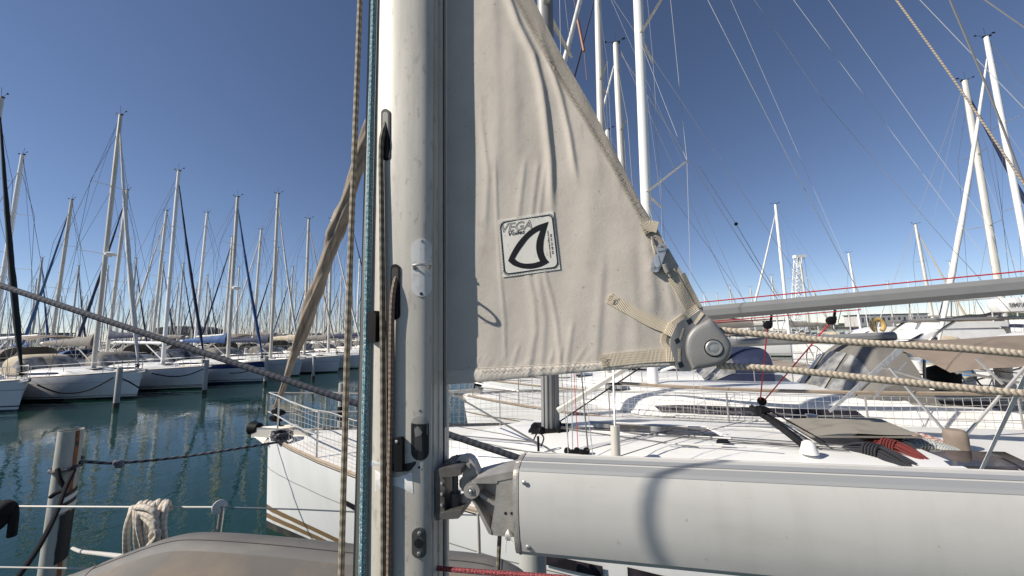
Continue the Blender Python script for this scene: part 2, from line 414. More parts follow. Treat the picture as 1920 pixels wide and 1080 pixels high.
    if sp.sheet: mb.build('mainsheet', m_wired, root)
    # masthead
    mb = MB(); t = mp(sp.mh)
    mb.tube([t, t+V((0, .05, .55))], .007, 4); mb.tube([t+V((0, 0, .02)), t+V((-.38, 0, .14))], .009, 4); mb.ball(t+V((-.42, 0, .15)), .045, 6, 4)
    mb.tube([t+V((0, 0, .03)), t+V((.3, .02, .16))], .007, 4); mb.box(t+V((.33, .02, .17)), (.13, .02, .07)); mb.box(t+V((.02, 0, .02)), (.3, .12, .06))
    mb.build('masthead_instruments', m_black, mast)
    if sp.radar:
        z = lerp(mz0, sp.mh, .42); mb = MB(); mb.lathe(mp(z)+V((-.36, 0, 0)), (0, 0, 1), [(0, .12), (.03, .25), (.13, .25), (.2, .12)], 12); mb.box(mp(z)+V((-.2, 0, -.02)), (.4, .1, .05)); mb.build('radar_dome', m_mastw, mast)
    # guard rails
    mb = MB(); zr = .58
    def rail(q, sd, h): return sp.hullpt(q, sd, sp.dz(q), -.07)+V((0, 0, h))
    if d:
        for h in (zr, zr*.5): mb.tube([rail(1.5, -1, h), rail(.75, -1, h+.02), rail(.25, -1, h+.04), V((-.05, 0, sp.fb+h+.05)), rail(.25, 1, h+.04), rail(.75, 1, h+.02), rail(1.5, 1, h)], .013, 5)
        for sd in (-1, 1):
            for q in (.3, 1.5): mb.tube([rail(q, sd, 0), rail(q, sd, zr)], .013, 5)
        mb.build('pulpit', m_steel, root)
        mb = MB()
        for h in (zr, zr*.5): mb.tube([rail(L*.93, -1, h), rail(L*1.0, -1, h), rail(L*1.0, 1, h), rail(L*.93, 1, h)], .013, 5)
        for sd in (-1, 1):
            for q in (L*.92, L*.99): mb.tube([rail(q, sd, 0), rail(q, sd, zr)], .013, 5)
        mb.build('pushpit', m_steel, root)
        for sd in (-1, 1):
            for q in [1.5+(L*.92-1.5)*k/5 for k in range(1, 5)]:
                mb = MB(); mb.tube([rail(q, sd, 0), rail(q, sd, zr)], .012, 5); mb.build('stanchion', m_steel, root)
            for h in (zr, zr*.5):
                mb = MB(); mb.tube([rail(1.5+(L*.92-1.5)*k/10, sd, h) for k in range(11)], max(.0035, sp.rw*.6), 4, False); mb.build('lifeline', m_wire, root)
    else:
        for sd in (-1, 1):
            mb.tube([rail(q, sd, zr) for q in (.1, 1.5, L*.3, L*.6, L)], .012, 4, False)
            for q in (.4, 1.5, L*.4, L*.65, L*.9): mb.tube([rail(q, sd, 0), rail(q, sd, zr)], .014, 4, False)
        mb.build('guard_rail', m_steel, root)
    # sprayhood
    if sp.dodger:
        qa, qb = L*.585, L*.72; wd = sp.roofw(L*.65)*1.08; base = sp.dz(L*.62)+.12; hh = sp.roof+.62
        def dg(u, v):
            a = math.pi*(1-u); ex = pl([(0, 0), (.45, .82), (.7, 1), (1, 1.0)], v)
            y = math.cos(a); yy = math.copysign(abs(y)**.55, y); return V((lerp(qa, qb+.25, v), wd*yy, base+.05+hh*ex*math.sin(a)**.5))
        n = 16; mb = MB(); mb.grid(dg, n, 8); dod = mb.build('sprayhood', sp.dodger, root, 60)
        for u0, u1 in ((.06, .26), (.30, .49), (.51, .70), (.74, .94)):
            mb = MB(); mb.grid(lambda u, v: dg(lerp(u0, u1, u), lerp(.1, .5, v)) + V((-.012, 0, .012))+V((0, .012*(1 if u0 > .5 else -1), 0)), 5, 4); mb.build('clear_panel', m_clear, dod, 60)
    if sp.bimini:
        qa, qb = L*.76, L*.97; z = sp.dz(L*.85)+1.85; mb = MB(); wd = sp.beam*.36
        mb.grid(lambda u, v: V((lerp(qa, qb, v), (u*2-1)*wd, z-.22*(u*2-1)**2-.12*(v*2-1)**2)), 10, 8); bi = mb.build('bimini', sp.bimini, root, 60)
        mb = MB()
        for sd in (-1, 1):
            for q in (qa, (qa+qb)/2, qb): mb.tube([V(((qa+qb)/2, sd*wd*1.1, sp.dz(L*.85)+.3)), V((q, sd*wd, z-.24))], .013, 4)
        for q in (qa+.02, qb-.02): mb.tube([V((q, (j/6-1)*wd, z-.24+.2*(1-(j/6-1)**2))) for j in range(13)], .013, 4)
        mb.build('bimini_frame', m_steel, bi)
    if d:
        # anchor on the bow roller
        mb = MB(); z = sp.fb+.08; mb.box((.1, 0, z), (.7, .12, .06)); mb.tube([V((-.25, 0, z)), V((.5, 0, z+.07))], .025, 6)
        mb.loft([[V((-.3, 0, z+.02)), V((-.25, .05, z-.1)), V((-.25, -.05, z-.1))], [V((0, 0, z-.08)), V((.08, .18, z-.16)), V((.08, -.18, z-.16))]]); mb.build('anchor', m_steel, root)
        # deck hatch and a coiled line by the mast
        if sp.hatch:
          mb = MB(); c = sp.roofpt(L*.31, 0); mb.box(c+V((0, 0, .025)), (.5, .5, .05)); mb.build('deck_hatch', m_tint, root)
        mb = MB(); mb.lathe(sp.roofpt(L*.66, .6)+V((0, 0, 0)), (0, 0, 1), [(0, .07), (.03, .075), (.05, .05), (.11, .05), (.14, .07), (.15, .02)], 10); mb.build('winch', m_steel, root)
    return root
def copy_tree(o, loc, rot, label, sc=1.0, kids=True):
    c = o.copy(); COL.objects.link(c); c.location = loc; c.rotation_euler = (0, 0, rot); c.scale = (sc, sc, sc); c['label'] = label
    def rec(src, par):
        for ch in src.children:
            d = ch.copy(); COL.objects.link(d); d.parent = par; rec(ch, d)
    rec(o, c); return c
m_hull0 = hullmat('hull_white', (.74, .74, .73), [(-.5, .08, (.012, .012, .015)), (.12, .16, (.2, .2, .2))])
RL = math.pi-PSI   # left row: bow to the right
RR = -PSI          # right row: bow to the left
def solve_mast(sp, bow, rot, base_px, top_py):
    ax = V((math.cos(rot), math.sin(rot), 0))
    best = min((abs(proj(bow+ax*(k*.05)+V((0, 0, 1.8)))[0]-base_px), k*.05) for k in range(30, 150))
    sp.ms = best[1]
    P = bow+ax*sp.ms
    sp.mh = min((abs(proj(V((P.x, P.y, z*.1))+ax*(sp.rake*z*.1))[1]-top_py), z*.1) for z in range(70, 260))[1]
# ------------------------------------------------------------------ left row
h_b1 = hullmat('hull_pale_grey', (.62, .64, .66), [(-.5, .1, (.01, .02, .06)), (.2, .26, (.02, .03, .07)), (.9, .92, (.05, .05, .08))])
h_b2 = hullmat('hull_white_black_boot', (.75, .75, .74), [(-.5, .12, (.01, .01, .012)), (.17, .22, (.3, .3, .31)), (.86, .875, (.25, .25, .27))])
h_b3 = hullmat('hull_white_twin_line', (.72, .72, .72), [(-.5, .1, (.01, .01, .012)), (.16, .2, (.02, .02, .03)), (.24, .27, (.03, .03, .05))])
h_b4 = hullmat('hull_white_blue_sheer', (.68, .7, .72), [(-.5, .12, (.01, .02, .09)), (.98, 2.0, (.015, .035, .14)), (.2, .24, (.02, .04, .15))])
h_b5 = hullmat('hull_grey_white', (.64, .65, .66), [(-.5, .1, (.012, .012, .014)), (.9, .92, (.2, .2, .22))])
left = []
rows = [
 # bow waterline px, mast base x, mast top y, spec
 (40, 772, -75, 185, 'boat_left_a', dict(hull=h_b1, gen=m_darkg, genr=.1, cover=m_greyc, dodger=m_greyc, fb=1.3), 'pale grey sailboat with a dark green furled headsail at the left edge'),
 (262, 747, 176, 215, 'b', dict(hull=h_b2, gen=m_sailw, genr=.1, cover=m_greyc, dodger=m_beige, radar=True, fb=1.35, mast=m_masts), 'white sailboat with grey boom cover, beige sprayhood and a radar dome on its mast'),
 (388, 729, 306, 320, 'c', dict(hull=h_b3, gen=m_navy, genr=.075, cover=None, dodger=m_greyc, mast=m_mastw, fb=1.3), 'white sailboat with a bare white boom and navy furled headsail'),
 (497, 717, 428, 370, 'd', dict(hull=h_b4, gen=m_blue, genr=.085, cover=m_blue, dodger=m_navy, radar=True, fb=1.35, mast=m_masts), 'white sailboat with a broad blue band along its sheer and blue furled headsail'),
 (566, 705, 508, 364, 'e', dict(hull=h_b5, gen=m_sailw, genr=.075, cover=m_navy, dodger=m_greyc, mast=m_masts), 'grey-white sailboat with royal blue boom cover and white furled headsail'),
 (638, 698, 571, 411, 'f', dict(hull=h_b5, gen=m_beige, genr=.06, cover=m_beige, dodger=m_greyc, mast=m_masts), 'grey-white sailboat with beige boom cover moored beside the tan furled headsail'),
]
ROWF = None
for i, (wx, wy, mx, ty, nm, kw, lab) in enumerate(rows):
    bow = atz(wx, wy, 0); sp = Spec(**kw); sp.L = 10.8; sp.rw = .009
    solve_mast(sp, bow, RL, mx, ty)
    print('left', i, bow, sp.ms, sp.mh)
    left.append((bow, make_boat(sp, 'moored_sailboat', lab, 'sailboat', bow, RL), sp))
# ------------------------------------------------------------------ mooring piles
m_pile = mat('weathered_pile', (.33, .33, .31), .8, dirt=(.2, .2, .18), ds=3, scale=(3, 3, .6), bs=.3, bsc=40)
m_rust = mat('rusty_steel', (.24, .09, .035), .8, dirt=(.03, .02, .018), ds=9, dl=.42, dh=.6, bs=.5, bsc=30)
m_weed = mat('weedy_waterline', (.03, .035, .025), .7)
m_greyband = mat('white_tape', (.6, .6, .58), .6); m_blackt = mat('black_tape', (.016, .016, .018), .6)
for (x, y, ty, lab) in ((217, 765, 688, 'grey timber mooring pile standing in front of the radar boat'), (383, 739, 675, 'grey mooring pile in front of the boat with the bare white boom'), (497, 721, 671, 'grey mooring pile in front of the boat with the blue sheer band'), (587, 711, 668, 'thin far mooring pile behind the tan furled headsail')):
    P = atz(x, y, 0); zt = min((abs(proj(V((P.x, P.y, z*.02)))[1]-ty), z*.02) for z in range(40, 140))[1]
    t = thing('mooring_pile', lab, 'mooring pile', P, 0, 'piles along the fairway')
    mb = MB(); mb.lathe(P+V((0, 0, -.5)), (0, 0, 1), [(0, .1), (zt+.5-.02, .1), (zt+.5, .085)], 14); mb.build('post', m_pile, t)
    mb = MB(); mb.lathe(P+V((0, 0, -.1)), (0, 0, 1), [(0, .105), (.32, .104)], 14); mb.build('tide_band', m_weed, t)
P = atz(641, 775, .3); P = at(641, 760, 11.5); zt = at(641, 718, 11.5).z
t = thing('mooring_pile', 'pale mooring pile with dark bands behind the bow netting', 'mooring pile', (P.x, P.y, 0), 0, 'piles along the fairway')
mb = MB(); mb.lathe((P.x, P.y, -.5), (0, 0, 1), [(0, .11), (zt+.5, .11), (zt+.5, .02)], 14); mb.build('post', m_pile, t)
mb = MB(); mb.lathe((P.x, P.y, zt-.5), (0, 0, 1), [(0, .118), (.1, .118)], 14); mb.lathe((P.x, P.y, zt-1.1), (0, 0, 1), [(0, .118), (.4, .118)], 14); mb.build('rope_lashing', m_dkrope, t)
# near pile (split steel tube)
Y = 4.2; pt = at(134, 806, Y); pr = .098
m_pile2 = mat('pale_steel_pile', (.38, .38, .34), .7, dirt=(.2, .2, .16), ds=4, dl=.48, dh=.72, scale=(3, 3, .6), dd=8, bs=.3, bsc=40)
t = thing('mooring_pile', 'large near mooring pile with a rust streak and black and white tape', 'mooring pile', (pt.x, pt.y, 0), 0, 'piles along the fairway')
mb = MB(); n = 40
lean = V((-.018, 0, 0))
def pc(z): return V((pt.x, pt.y, z))+V((.0, 0, 0))+lean*((pt.z-z)*1.0)
mb.loft([[pc(z)+V((math.cos(2*math.pi*k/n)*pr, math.sin(2*math.pi*k/n)*pr, 0)) for k in range(n)] for z in (-.4, pt.z)], True, False)
mb.loft([[pc(z)+V((math.cos(-2*math.pi*k/n)*pr*.93, math.sin(-2*math.pi*k/n)*pr*.93, 0)) for k in range(n)] for z in (-.4, pt.z)], True, False)
mb.loft([[pc(pt.z)+V((math.cos(-2*math.pi*k/n)*q, math.sin(-2*math.pi*k/n)*q, 0)) for k in range(n)] for q in (pr, pr*.93)], True, False)
mb.build('post', m_pile2, t)
def pilearc(a0, a1, z0, z1, off, nz=10, wob=0.0, slant=0.0):
    def fn(u, v):
        a = lerp(a0, a1, u) + wob*math.sin(v*17)+wob*.6*math.sin(v*41+1); z = lerp(z0, z1, v)+slant*u
        return pc(z)+V((math.cos(a)*(pr+off), math.sin(a)*(pr+off), 0))
    return fn
cam_a = math.atan2(-pt.y, -pt.x)
R_ = math.radians
mb = MB(); mb.grid(pilearc(cam_a+R_(22), cam_a+R_(42), pt.z-1.75, pt.z-.003, .003, wob=.025), 4, 40); mb.build('rust_streak', m_rust, t)
mb = MB()
mb.grid(pilearc(cam_a-R_(5), cam_a+R_(88), pt.z-.86, pt.z-.66, .006, slant=.06), 16, 2); mb.grid(pilearc(cam_a+R_(3), cam_a+R_(88), pt.z-1.36, pt.z-.87, .005, slant=.03, wob=.02), 16, 8); mb.build('tape_wrap', m_blackt, t)
mb = MB()
mb.grid(pilearc(cam_a-R_(0), cam_a+R_(88), pt.z-.75, pt.z-.70, .009, slant=.06), 16, 2); mb.grid(pilearc(cam_a-R_(18), cam_a+R_(88), pt.z-.86, pt.z-.80, .009, slant=.06), 16, 2); mb.build('tape_stripe', m_greyband, t)
m_moor = ropemat('dark_mooring_rope', (.13, .13, .15), (.02, .02, .025), 'twist', .35)
def rope(name, label, cat, pts, r, m, group=None, n=8, sm=True, k=8):
    b_ = MB(); b_.tube(smooth(pts, k) if sm else pts, r, n); return tag(b_.build(name, m), label, cat, group)
bowN = at(540, 826, 5.55)
pa = pc(pt.z-.36)+V((math.cos(cam_a+R_(70))*(pr+.02), math.sin(cam_a+R_(70))*(pr+.02), 0))
loop = [pc(pt.z-.40-.05*math.sin(R_(a)*.5))+V((math.cos(cam_a+R_(a))*(pr+.015), math.sin(cam_a+R_(a))*(pr+.015), .04*math.sin(R_(a)))) for a in range(-280, 71, 14)]
rope('mooring_line', 'grey twisted mooring line tied round the near pile and led to the white bow', 'rope', loop+[pa, at(220, 868, 4.45), at(330, 858, 4.8), at(440, 842, 5.1), bowN], .016, m_moor)
b_ = MB()
for k in range(4): b_.ball(at(218+k*3, 868+(k % 2)*4, 4.42), (.035, .03, .035), 8, 6)
tag(b_.build('rope_knot', m_moor), 'lumpy knot in the grey mooring line over the water', 'knot')
rope('mooring_line', 'thick black mooring line running down left from the near pile', 'rope', [pc(pt.z-.42)+V((math.cos(cam_a+R_(30))*(pr+.02), math.sin(cam_a+R_(30))*(pr+.02), 0)), at(124, 912, 3.8), at(104, 965, 3.5), at(70, 1030, 3.1), at(20, 1100, 2.7)], .018, m_dkrope)
rope('rope_tail', 'black rope end knotted to the left face of the near pile', 'rope', [at(108, 880, 4.0), at(112, 900, 3.95), at(122, 915, 3.95), at(116, 920, 3.95), at(104, 925, 3.95), at(95, 932, 3.95)], .02, m_dkrope)
# dark mooring lines drooping off left-row bows
for pts, lab in (([at(70, 722, 15.5), at(115, 737, 15.8), at(165, 732, 16.2), at(213, 708, 16.5)], 'dark mooring line drooping from the pale grey bow to the first far pile'), ([at(222, 708, 16.6), at(240, 715, 16.8), at(262, 728, 17)], 'short dark line from the first far pile to the radar boat'), ([at(284, 700, 18.6), at(320, 706, 19), at(352, 703, 19.6), at(381, 692, 20.3)], 'dark mooring line drooping across the second far hull'), ([at(430, 700, 22), at(460, 697, 22.5), at(494, 684, 23.6)], 'dark mooring line across the blue banded hull')):
    rope('mooring_line', lab, 'rope', pts, .03, m_dkrope, None, 5)
# ------------------------------------------------------------------ neighbour boats
m_furl = mat('twisted_brown_cover', (.29, .235, .18), .9, dirt=(.17, .135, .1), ds=1.0, scale=(14, 14, 1.2), dl=.42, dh=.7, bs=.5, bsc=1.2)
m_boomg = mat('matt_grey_boom', (.24, .24, .235), .5, .2, dirt=(.2, .2, .2), ds=3)
h_n1 = hullmat('hull_white_tan_stripes', (.74, .74, .73), [(-.5, .1, (.03, .03, .033)), (.14, .21, (.2, .125, .06)), (.255, .33, (.2, .125, .06)), (.86, .872, (.25, .24, .22))], .3)
n1 = Spec(L=11.6, beam=3.7, fb=at(505, 815, 5.85).z, fs=1.16, ms=4.38, mh=15.5, mr=.095, rake=.024, hull=h_n1, rake_stem=.05, mast=m_boomg, gen=m_furl, genr=.1001, gkk=.84, cover=None, dodger=None, bimini=None,
          detail=1, rw=.0035, roof=.36, boomz=1.31, boomr=.087, boomslope=.055, toe=m_teak, helm=False, gfoot=.1, gtop=.98, boomang=-.14, rigw=m_palew, boomL=.44, window=False, hatch=False, sheet=False, boomm=m_boomg)
N1P = at(505, 815, 5.85); N1P.z = 0
N1 = make_boat(n1, 'neighbour_sailboat', 'large white sailboat with tan waterline stripes and bow netting moored right beside us', 'sailboat', N1P, RR)
N2P = V((-1.2, 8.7, 0))
h_n2 = hullmat('hull_white_plain', (.74, .74, .72), [(-.5, .1, (.012, .012, .014)), (1.02, 1.05, (.25, .2, .15))])
n2 = Spec(sheet=False, boomm=m_boomg, L=11.2, beam=3.9, fb=1.4, fs=1.2, ms=4.2, mh=17.0, mr=.088, rake=.03, hull=h_n2, mast=m_mastw, gen=m_sailw, genr=.07, cover=None, dodger=None, bimini=None, rw=.004, roof=.42,
          boomz=.78, spk=.34, sw=.42, spread=(.27, .52), rigw=m_palew, helm=True, boomL=.36, boomang=-.02)
N2 = make_boat(n2, 'neighbour_sailboat', 'white sailboat with grey sprayhood and tall white mast, second along our row', 'sailboat', N2P, RR)
def loc2w(P0, rot):
    c, s_ = math.cos(rot), math.sin(rot)
    def f(q, y, z): return V((P0.x+q*c-y*s_, P0.y+q*s_+y*c, z))
    return f
def w2loc(P0, rot):
    c, s_ = math.cos(rot), math.sin(rot)
    def f(P): d = P-P0; return V((d.x*c+d.y*s_, -d.x*s_+d.y*c, P.z))
    return f
L1, L2 = loc2w(N1P, RR), loc2w(N2P, RR); W1, W2 = w2loc(N1P, RR), w2loc(N2P, RR)
# --- N1 extras (local coordinates of that boat)
def n1rail(q, sd, h): return n1.hullpt(q, sd, n1.dz(q), -.06)+V((0, 0, h))
m_net = mat('white_netting', (.62, .6, .55), .8)
for sd in (-1, 1):
    mb = MB(); nq = 74
    for k in range(nq+1):
        q = lerp(.75, 7.2, k/nq); mb.tube([n1rail(q, sd, .02), n1rail(q, sd, .6)], .0022, 3, False)
    for j in range(9):
        mb.tube([n1rail(lerp(.75, 7.2, k/30), sd, .02+j*.58/8 + .012*math.sin(k*1.3+j)) for k in range(31)], .0022 if j < 8 else .007, 3, False)
    mb.build('guard_net', m_net, N1)
# foredeck teak strip, handrails
mb = MB()
mb.tube([n1.roofpt(lerp(4.3, 7.7, k/8), -.87)+V((0, 0, .05)) for k in range(9)], .022, 6)
for k in range(6): mb.box(n1.roofpt(lerp(4.4, 7.6, k/5), -.87)+V((0, 0, .02)), (.09, .03, .05))
mb.build('handrail', m_teak, N1)
mb = MB(); mb.grid(lambda u, v: n1.roofpt(lerp(4.95, 6.35, u)-.06*v, lerp(-.13, .24, v), .006), 8, 2); mb.build('deck_window', m_tint, N1)
mb = MB()
for (a0, b0, a1, b1) in ((4.9, -.15, 6.42, -.15), (4.85, .26, 6.3, .26)): mb.tube([n1.roofpt(lerp(a0, a1, k/6), lerp(b0, b1, k/6), .008) for k in range(7)], .014, 5)
mb.tube([n1.roofpt(6.42, -.14, .008), n1.roofpt(6.3, .26, .008)], .014, 5); mb.build('window_frame', m_gel, N1)
# traveller track across the coachroof with the sheet blocks
tA_, tB_ = W1(atz(1408, 766, 1.68)), W1(atz(1510, 838, 1.62))
mb = MB(); tr = [lerp(tA_, tB_, k/5)+V((0, 0, .03+.03*math.sin(math.pi*k/5))) for k in range(6)]; mb.loft([[p+V((-.02, 0, -.06)), p+V((-.02, 0, .012)), p+V((.02, 0, .012)), p+V((.02, 0, -.06))] for p in tr]); mb.build('traveller_track', m_black, N1)
mb = MB(); p = lerp(tA_, tB_, .3)+V((0, 0, .1)); mb.box(p, (.1, .16, .06)); mb.lathe(p+V((0, -.025, .1)), (0, 1, 0), [(0, .02), (.005, .05), (.045, .05), (.05, .02)], 14); mb.build('traveller_car', m_black, N1)
trav = p+V((0, 0, .1))
mb = MB(); mb.lathe(tB_+V((0, -.06, -.04)), (0, 0, 1), [(0, .08), (.05, .065), (.1, .05), (.12, .02)], 12); mb.build('track_end', m_gel, N1)
mb = MB()
for k in (-1, 1): mb.tube([tA_+V((.1+.05*k, .1, .03)), lerp(tA_, tB_, .5)+V((.12+.05*k, 0, .04)), tB_+V((.16+.06*k, .1, .03))], .009, 5)
mb.build('traveller_line', m_dkrope, N1)
def quad(name, m, cs, zc, zoff, parent, n=10, wav=.0):
    P = [W1(atz(x, y, zc)) for x, y in cs]
    mb = MB(); mb.grid(lambda u, v: lerp(lerp(P[0], P[1], u), lerp(P[3], P[2], u), v)+V((0, 0, zoff+wav*math.sin(u*9+v*5)+.02*math.sin(math.pi*u)*(1 if wav else 0))), n, n)
    e = [P[0], P[1], P[2], P[3]]
    mb.add([p+V((0, 0, zoff)) for p in e]+[p+V((0, 0, zoff-.02)) for p in e], [(0, 1, 5, 4), (1, 2, 6, 5), (2, 3, 7, 6), (3, 0, 4, 7)])
    return mb.build(name, m, parent)
quad('companionway_cover', mat('khaki_canvas', (.27, .245, .2), .85, dirt=(.2, .18, .15), ds=4, bs=.4, bsc=30), [(1473, 788), (1653, 787), (1730, 819), (1522, 818)], 1.66, .006, N1, 12, .006)
mb = MB(); mb.loft([[V((7.6+2.6*k, y, n1.dz(8)+zz)) for y, zz in ((-1.3, .02), (-1.2, .3), (-.7, .34), (.9, .34), (1.2, .3), (1.35, .02))] for k in (0, 1)]); mb.build('bridge_deck', m_gel, N1)
quad('companionway_hatch', m_tint, [(1738, 848), (1853, 853), (1910, 882), (1782, 879)], n1.dz(8)+.36, .03, N1)
quad('sliding_hatch', m_tint, [(1858, 852), (1885, 853), (1950, 884), (1925, 886)], n1.dz(8)+.36, .03, N1)
mb = MB()
for k, (dx, dy) in enumerate(((-.07, -.078), (-.02, -.096), (.035, -.094), (.08, -.078))): mb.tube([V((n1.ms+dx, dy, mz_ := n1.roofpt(n1.ms, 0).z)), V((n1.ms+dx+4*n1.rake, dy, mz_+4))], .007, 5)
mb.build('mast_groove', m_wired, N1)
# mast foot organiser, vang, shroud tails
mz = n1.roofpt(n1.ms, 0).z
mb = MB()
for k in range(6):
    a = k*1.05; mb.lathe(V((n1.ms+.2*math.cos(a), .2*math.sin(a)-.02, mz+.02)), (math.cos(a+1.5), math.sin(a+1.5), 0), [(0, .02), (.005, .05), (.03, .05), (.035, .02)], 10)
mb.box((n1.ms, 0, mz+.005), (.5, .42, .03)); mb.build('mast_foot_block', m_black, N1)
mb = MB()
for k, (y0, q1_, y1) in enumerate(((-.1, 7.4, -.35), (-.06, 7.5, -.3), (.0, 7.6, -.22), (-.14, 6.0, -.45))): mb.tube([V((n1.ms+.15, y0, mz+.04)), n1.roofpt(q1_, y1, .015)], .006, 4, False)
mb.build('deck_lines', m_wired, N1)
# hull windows, located where they show
def hull_at(px, py):
    best = None
    for i in range(1, 160):
        q = i*.06
        for j in range(4, 44):
            z = j*.03
            if z > n1.dz(q): break
            x, y = proj(L1(*n1.hullpt(q, -1, z))); e = (x-px)**2+(y-py)**2
            if best is None or e < best[0]: best = (e, q, z)
    return best[1], best[2]
for cs in ([(638, 933), (676, 951), (676, 961), (640, 944)], [(1022, 1036), (1130, 1060), (1132, 1079), (1022, 1054)], [(1172, 1064), (1300, 1092), (1300, 1120), (1172, 1085)]):
    K = [hull_at(*c_) for c_ in cs]
    def hw_(u, v):
        a_ = [lerp(lerp(K[0][i], K[1][i], u), lerp(K[3][i], K[2][i], u), v) for i in (0, 1)]; return n1.hullpt(a_[0], -1, a_[1], .007)
    mb = MB(); mb.grid(hw_, 8, 3); mb.build('hull_window', m_tint, N1)
# small deck fittings and joints
def n1deck(px, py, z=1.6, up=.01): p = W1(atz(px, py, z)); return p+V((0, 0, up))
mb = MB(); P_ = [n1deck(*c_) for c_ in ((1343, 833), (1346, 827), (1364, 827), (1370, 834))]; mb.prism(P_, (0, 0, .012)); mb.build('deck_vent', m_black, N1)
for pts in ([(1368, 833), (1440, 834), (1508, 836)], [(1160, 858), (1240, 832), (1340, 806), (1400, 790)], [(1100, 846), (1190, 822), (1262, 808)], [(850, 800), (940, 815), (1005, 832)], [(905, 783), (960, 786), (1000, 790)]):
    mb = MB(); mb.tube([n1deck(x, y) for x, y in pts], .0045, 4, False); mb.build('deck_line', m_wired, N1)
for pts in ([(1290, 800), (1420, 803), (1500, 812)], [(1250, 832), (1345, 835), (1460, 842)], [(860, 830), (960, 846), (1040, 858)]):
    mb = MB(); mb.tube([n1deck(x, y, 1.6, .0) for x, y in pts], .009, 5, False); mb.build('moulding_edge', m_deck, N1)
mb = MB()
for k in range(5):
    p = n1deck(1064+k*9, 851+(k % 2)*4, 1.55, .03); mb.lathe(p-V((0, .02, 0)), (0, 1, 0), [(0, .02), (.004, .035), (.03, .035), (.034, .02)], 10)
mb.build('organiser_blocks', m_black, N1)
mb = MB(); p = n1deck(1010, 855, 1.5, 0); mb.tube([p, p+V((0, 0, .2))], .014, 6); mb.tube(smooth([p+V((-.05, 0, .16)), p+V((0, 0, .24)), p+V((.06, .0, .19)), p+V((.03, 0, .1))], 5), .008, 5); mb.build('shroud_lashing', m_dkrope, N1)
# bow fitting: roller, fender horn
mb = MB(); z = n1.fb; mb.loft([[V((-.28, y, z+.03+dz)) for y, dz in ((-.06, -.07), (-.06, .05), (.06, .05), (.06, -.07))], [V((.75, y, z+.03+dz)) for y, dz in ((-.08, -.03), (-.08, .07), (.08, .07), (.08, -.03))]]); mb.build('bow_roller', m_masts, N1)
mb = MB(); mb.lathe((-.36, 0, z+.09), (1, 0, 0), [(0, .06), (.02, .1), (.16, .08), (.2, .02)], 14); mb.build('bow_fender', m_black, N1)
mb = MB()
for k in range(26):
    a = k*1.1; mb.tube(smooth([V((.55+.12*math.cos(a), -.32+.11*math.sin(a), z+.04+k*.004)), V((.55+.13*math.cos(a+1), -.32+.12*math.sin(a+1.2), z+.05+k*.004)), V((.55+.1*math.cos(a+2.2), -.32+.12*math.sin(a+2), z+.045+k*.004))], 3), .014, 5)
o = mb.build('rope_coil', m_moor); o.location = (N1P.x, N1P.y, 0); o.rotation_euler = (0, 0, RR)
tag(o, 'heap of grey mooring rope cleated on the white bow', 'rope coil')
rope('bow_line', 'thin dark line hanging down the white bow with a knot', 'rope', [at(538, 832, 5.5), at(549, 885, 5.4), at(575, 940, 5.3), at(600, 1018, 5.2)], .006, m_wired, None, 5)
# boom tackle
mz0 = n1.roofpt(n1.ms, 0).z
# boom line of N1 in world space
_b0 = V((n1.ms+.16+n1.boomz*n1.rake, 0, mz0+n1.boomz)); _bd = V((math.cos(n1.boomang), math.sin(n1.boomang), n1.boomslope))
def boomP(t, dz=0.0, dy=0.0):
    p = _b0+_bd*t; return V((p.x, p.y+dy, p.z+dz))
mb = MB(); mb.tube([boomP(.2, .13), boomP(5.2, .13)], .007, 5, False); mb.tube([boomP(.9, -.1, -.03), boomP(3.1, -.1, -.03)], .006, 5, False); mb.tube([boomP(.9, -.115), boomP(2.35, -.125)], .006, 5, False); mb.build('control_line', m_red, N1)
def w_on_boom(px):
    return min((abs(proj(L1(*boomP(k*.02)))[0]-px), k*.02) for k in range(10, 260))[1]
tA, tB = w_on_boom(1437), w_on_boom(1555)
for tt in (tA, tB):
    mb = MB(); p = boomP(tt, -.19)
    mb.lathe(p+V((0, -.022, 0)), (0, 1, 0), [(0, .025), (.006, .042), (.038, .042), (.044, .025)], 14); mb.tube([p+V((.03, 0, .02)), p+V((.05, 0, .11))], .012, 6); mb.box(p+V((.02, 0, .025)), (.05, .04, .04)); mb.build('boom_block', m_black, N1)
mb = MB()
for tt, o in ((tA, -.02), (tB, .02)): mb.tube([boomP(tt, -.2), trav+V((o, 0, 0))], .0075, 5, False)
mb.build('mainsheet_tackle', m_red, N1)
# halyard tails and stays dropping behind the sail foot, to the deck of N1
m_brown = ropemat('brown_rope', (.22, .16, .12), (.1, .07, .05), 'twist', .4)
def stay(name, label, a, b, Ya, Yb, r, m, parent=None):
    mb = MB(); mb.tube([at(a[0], a[1], Ya), at(b[0], b[1], Yb)], r, 5, False); o = mb.build(name, m, None); return tag(o, label, 'stay')
def wire_of(parent, W, name, pts, r, m):
    """a stay that belongs to a boat: points (px, py, depth) become that boat's own coordinates"""
    mb = MB(); mb.tube([W(at(*p)) for p in pts], r, 5, False); return mb.build(name, m, parent)
for pts, r, m in (([(1046, 640, 4.2), (1067, 850, 4.0)], .0045, m_wire), ([(1070, 640, 4.2), (1074, 850, 4.0)], .005, m_wire), ([(1085, 640, 4.2), (1104, 862, 4.0)], .008, m_wired), ([(1148, 640, 4.0), (1153, 800, 3.7)], .009, m_wire)):
    wire_of(N1, W1, 'shroud', pts, r, m)
wire_of(N1, W1, 'flag_halyard', [(1073, 640, 4.2), (1084, 845, 4.0)], .004, m_red)
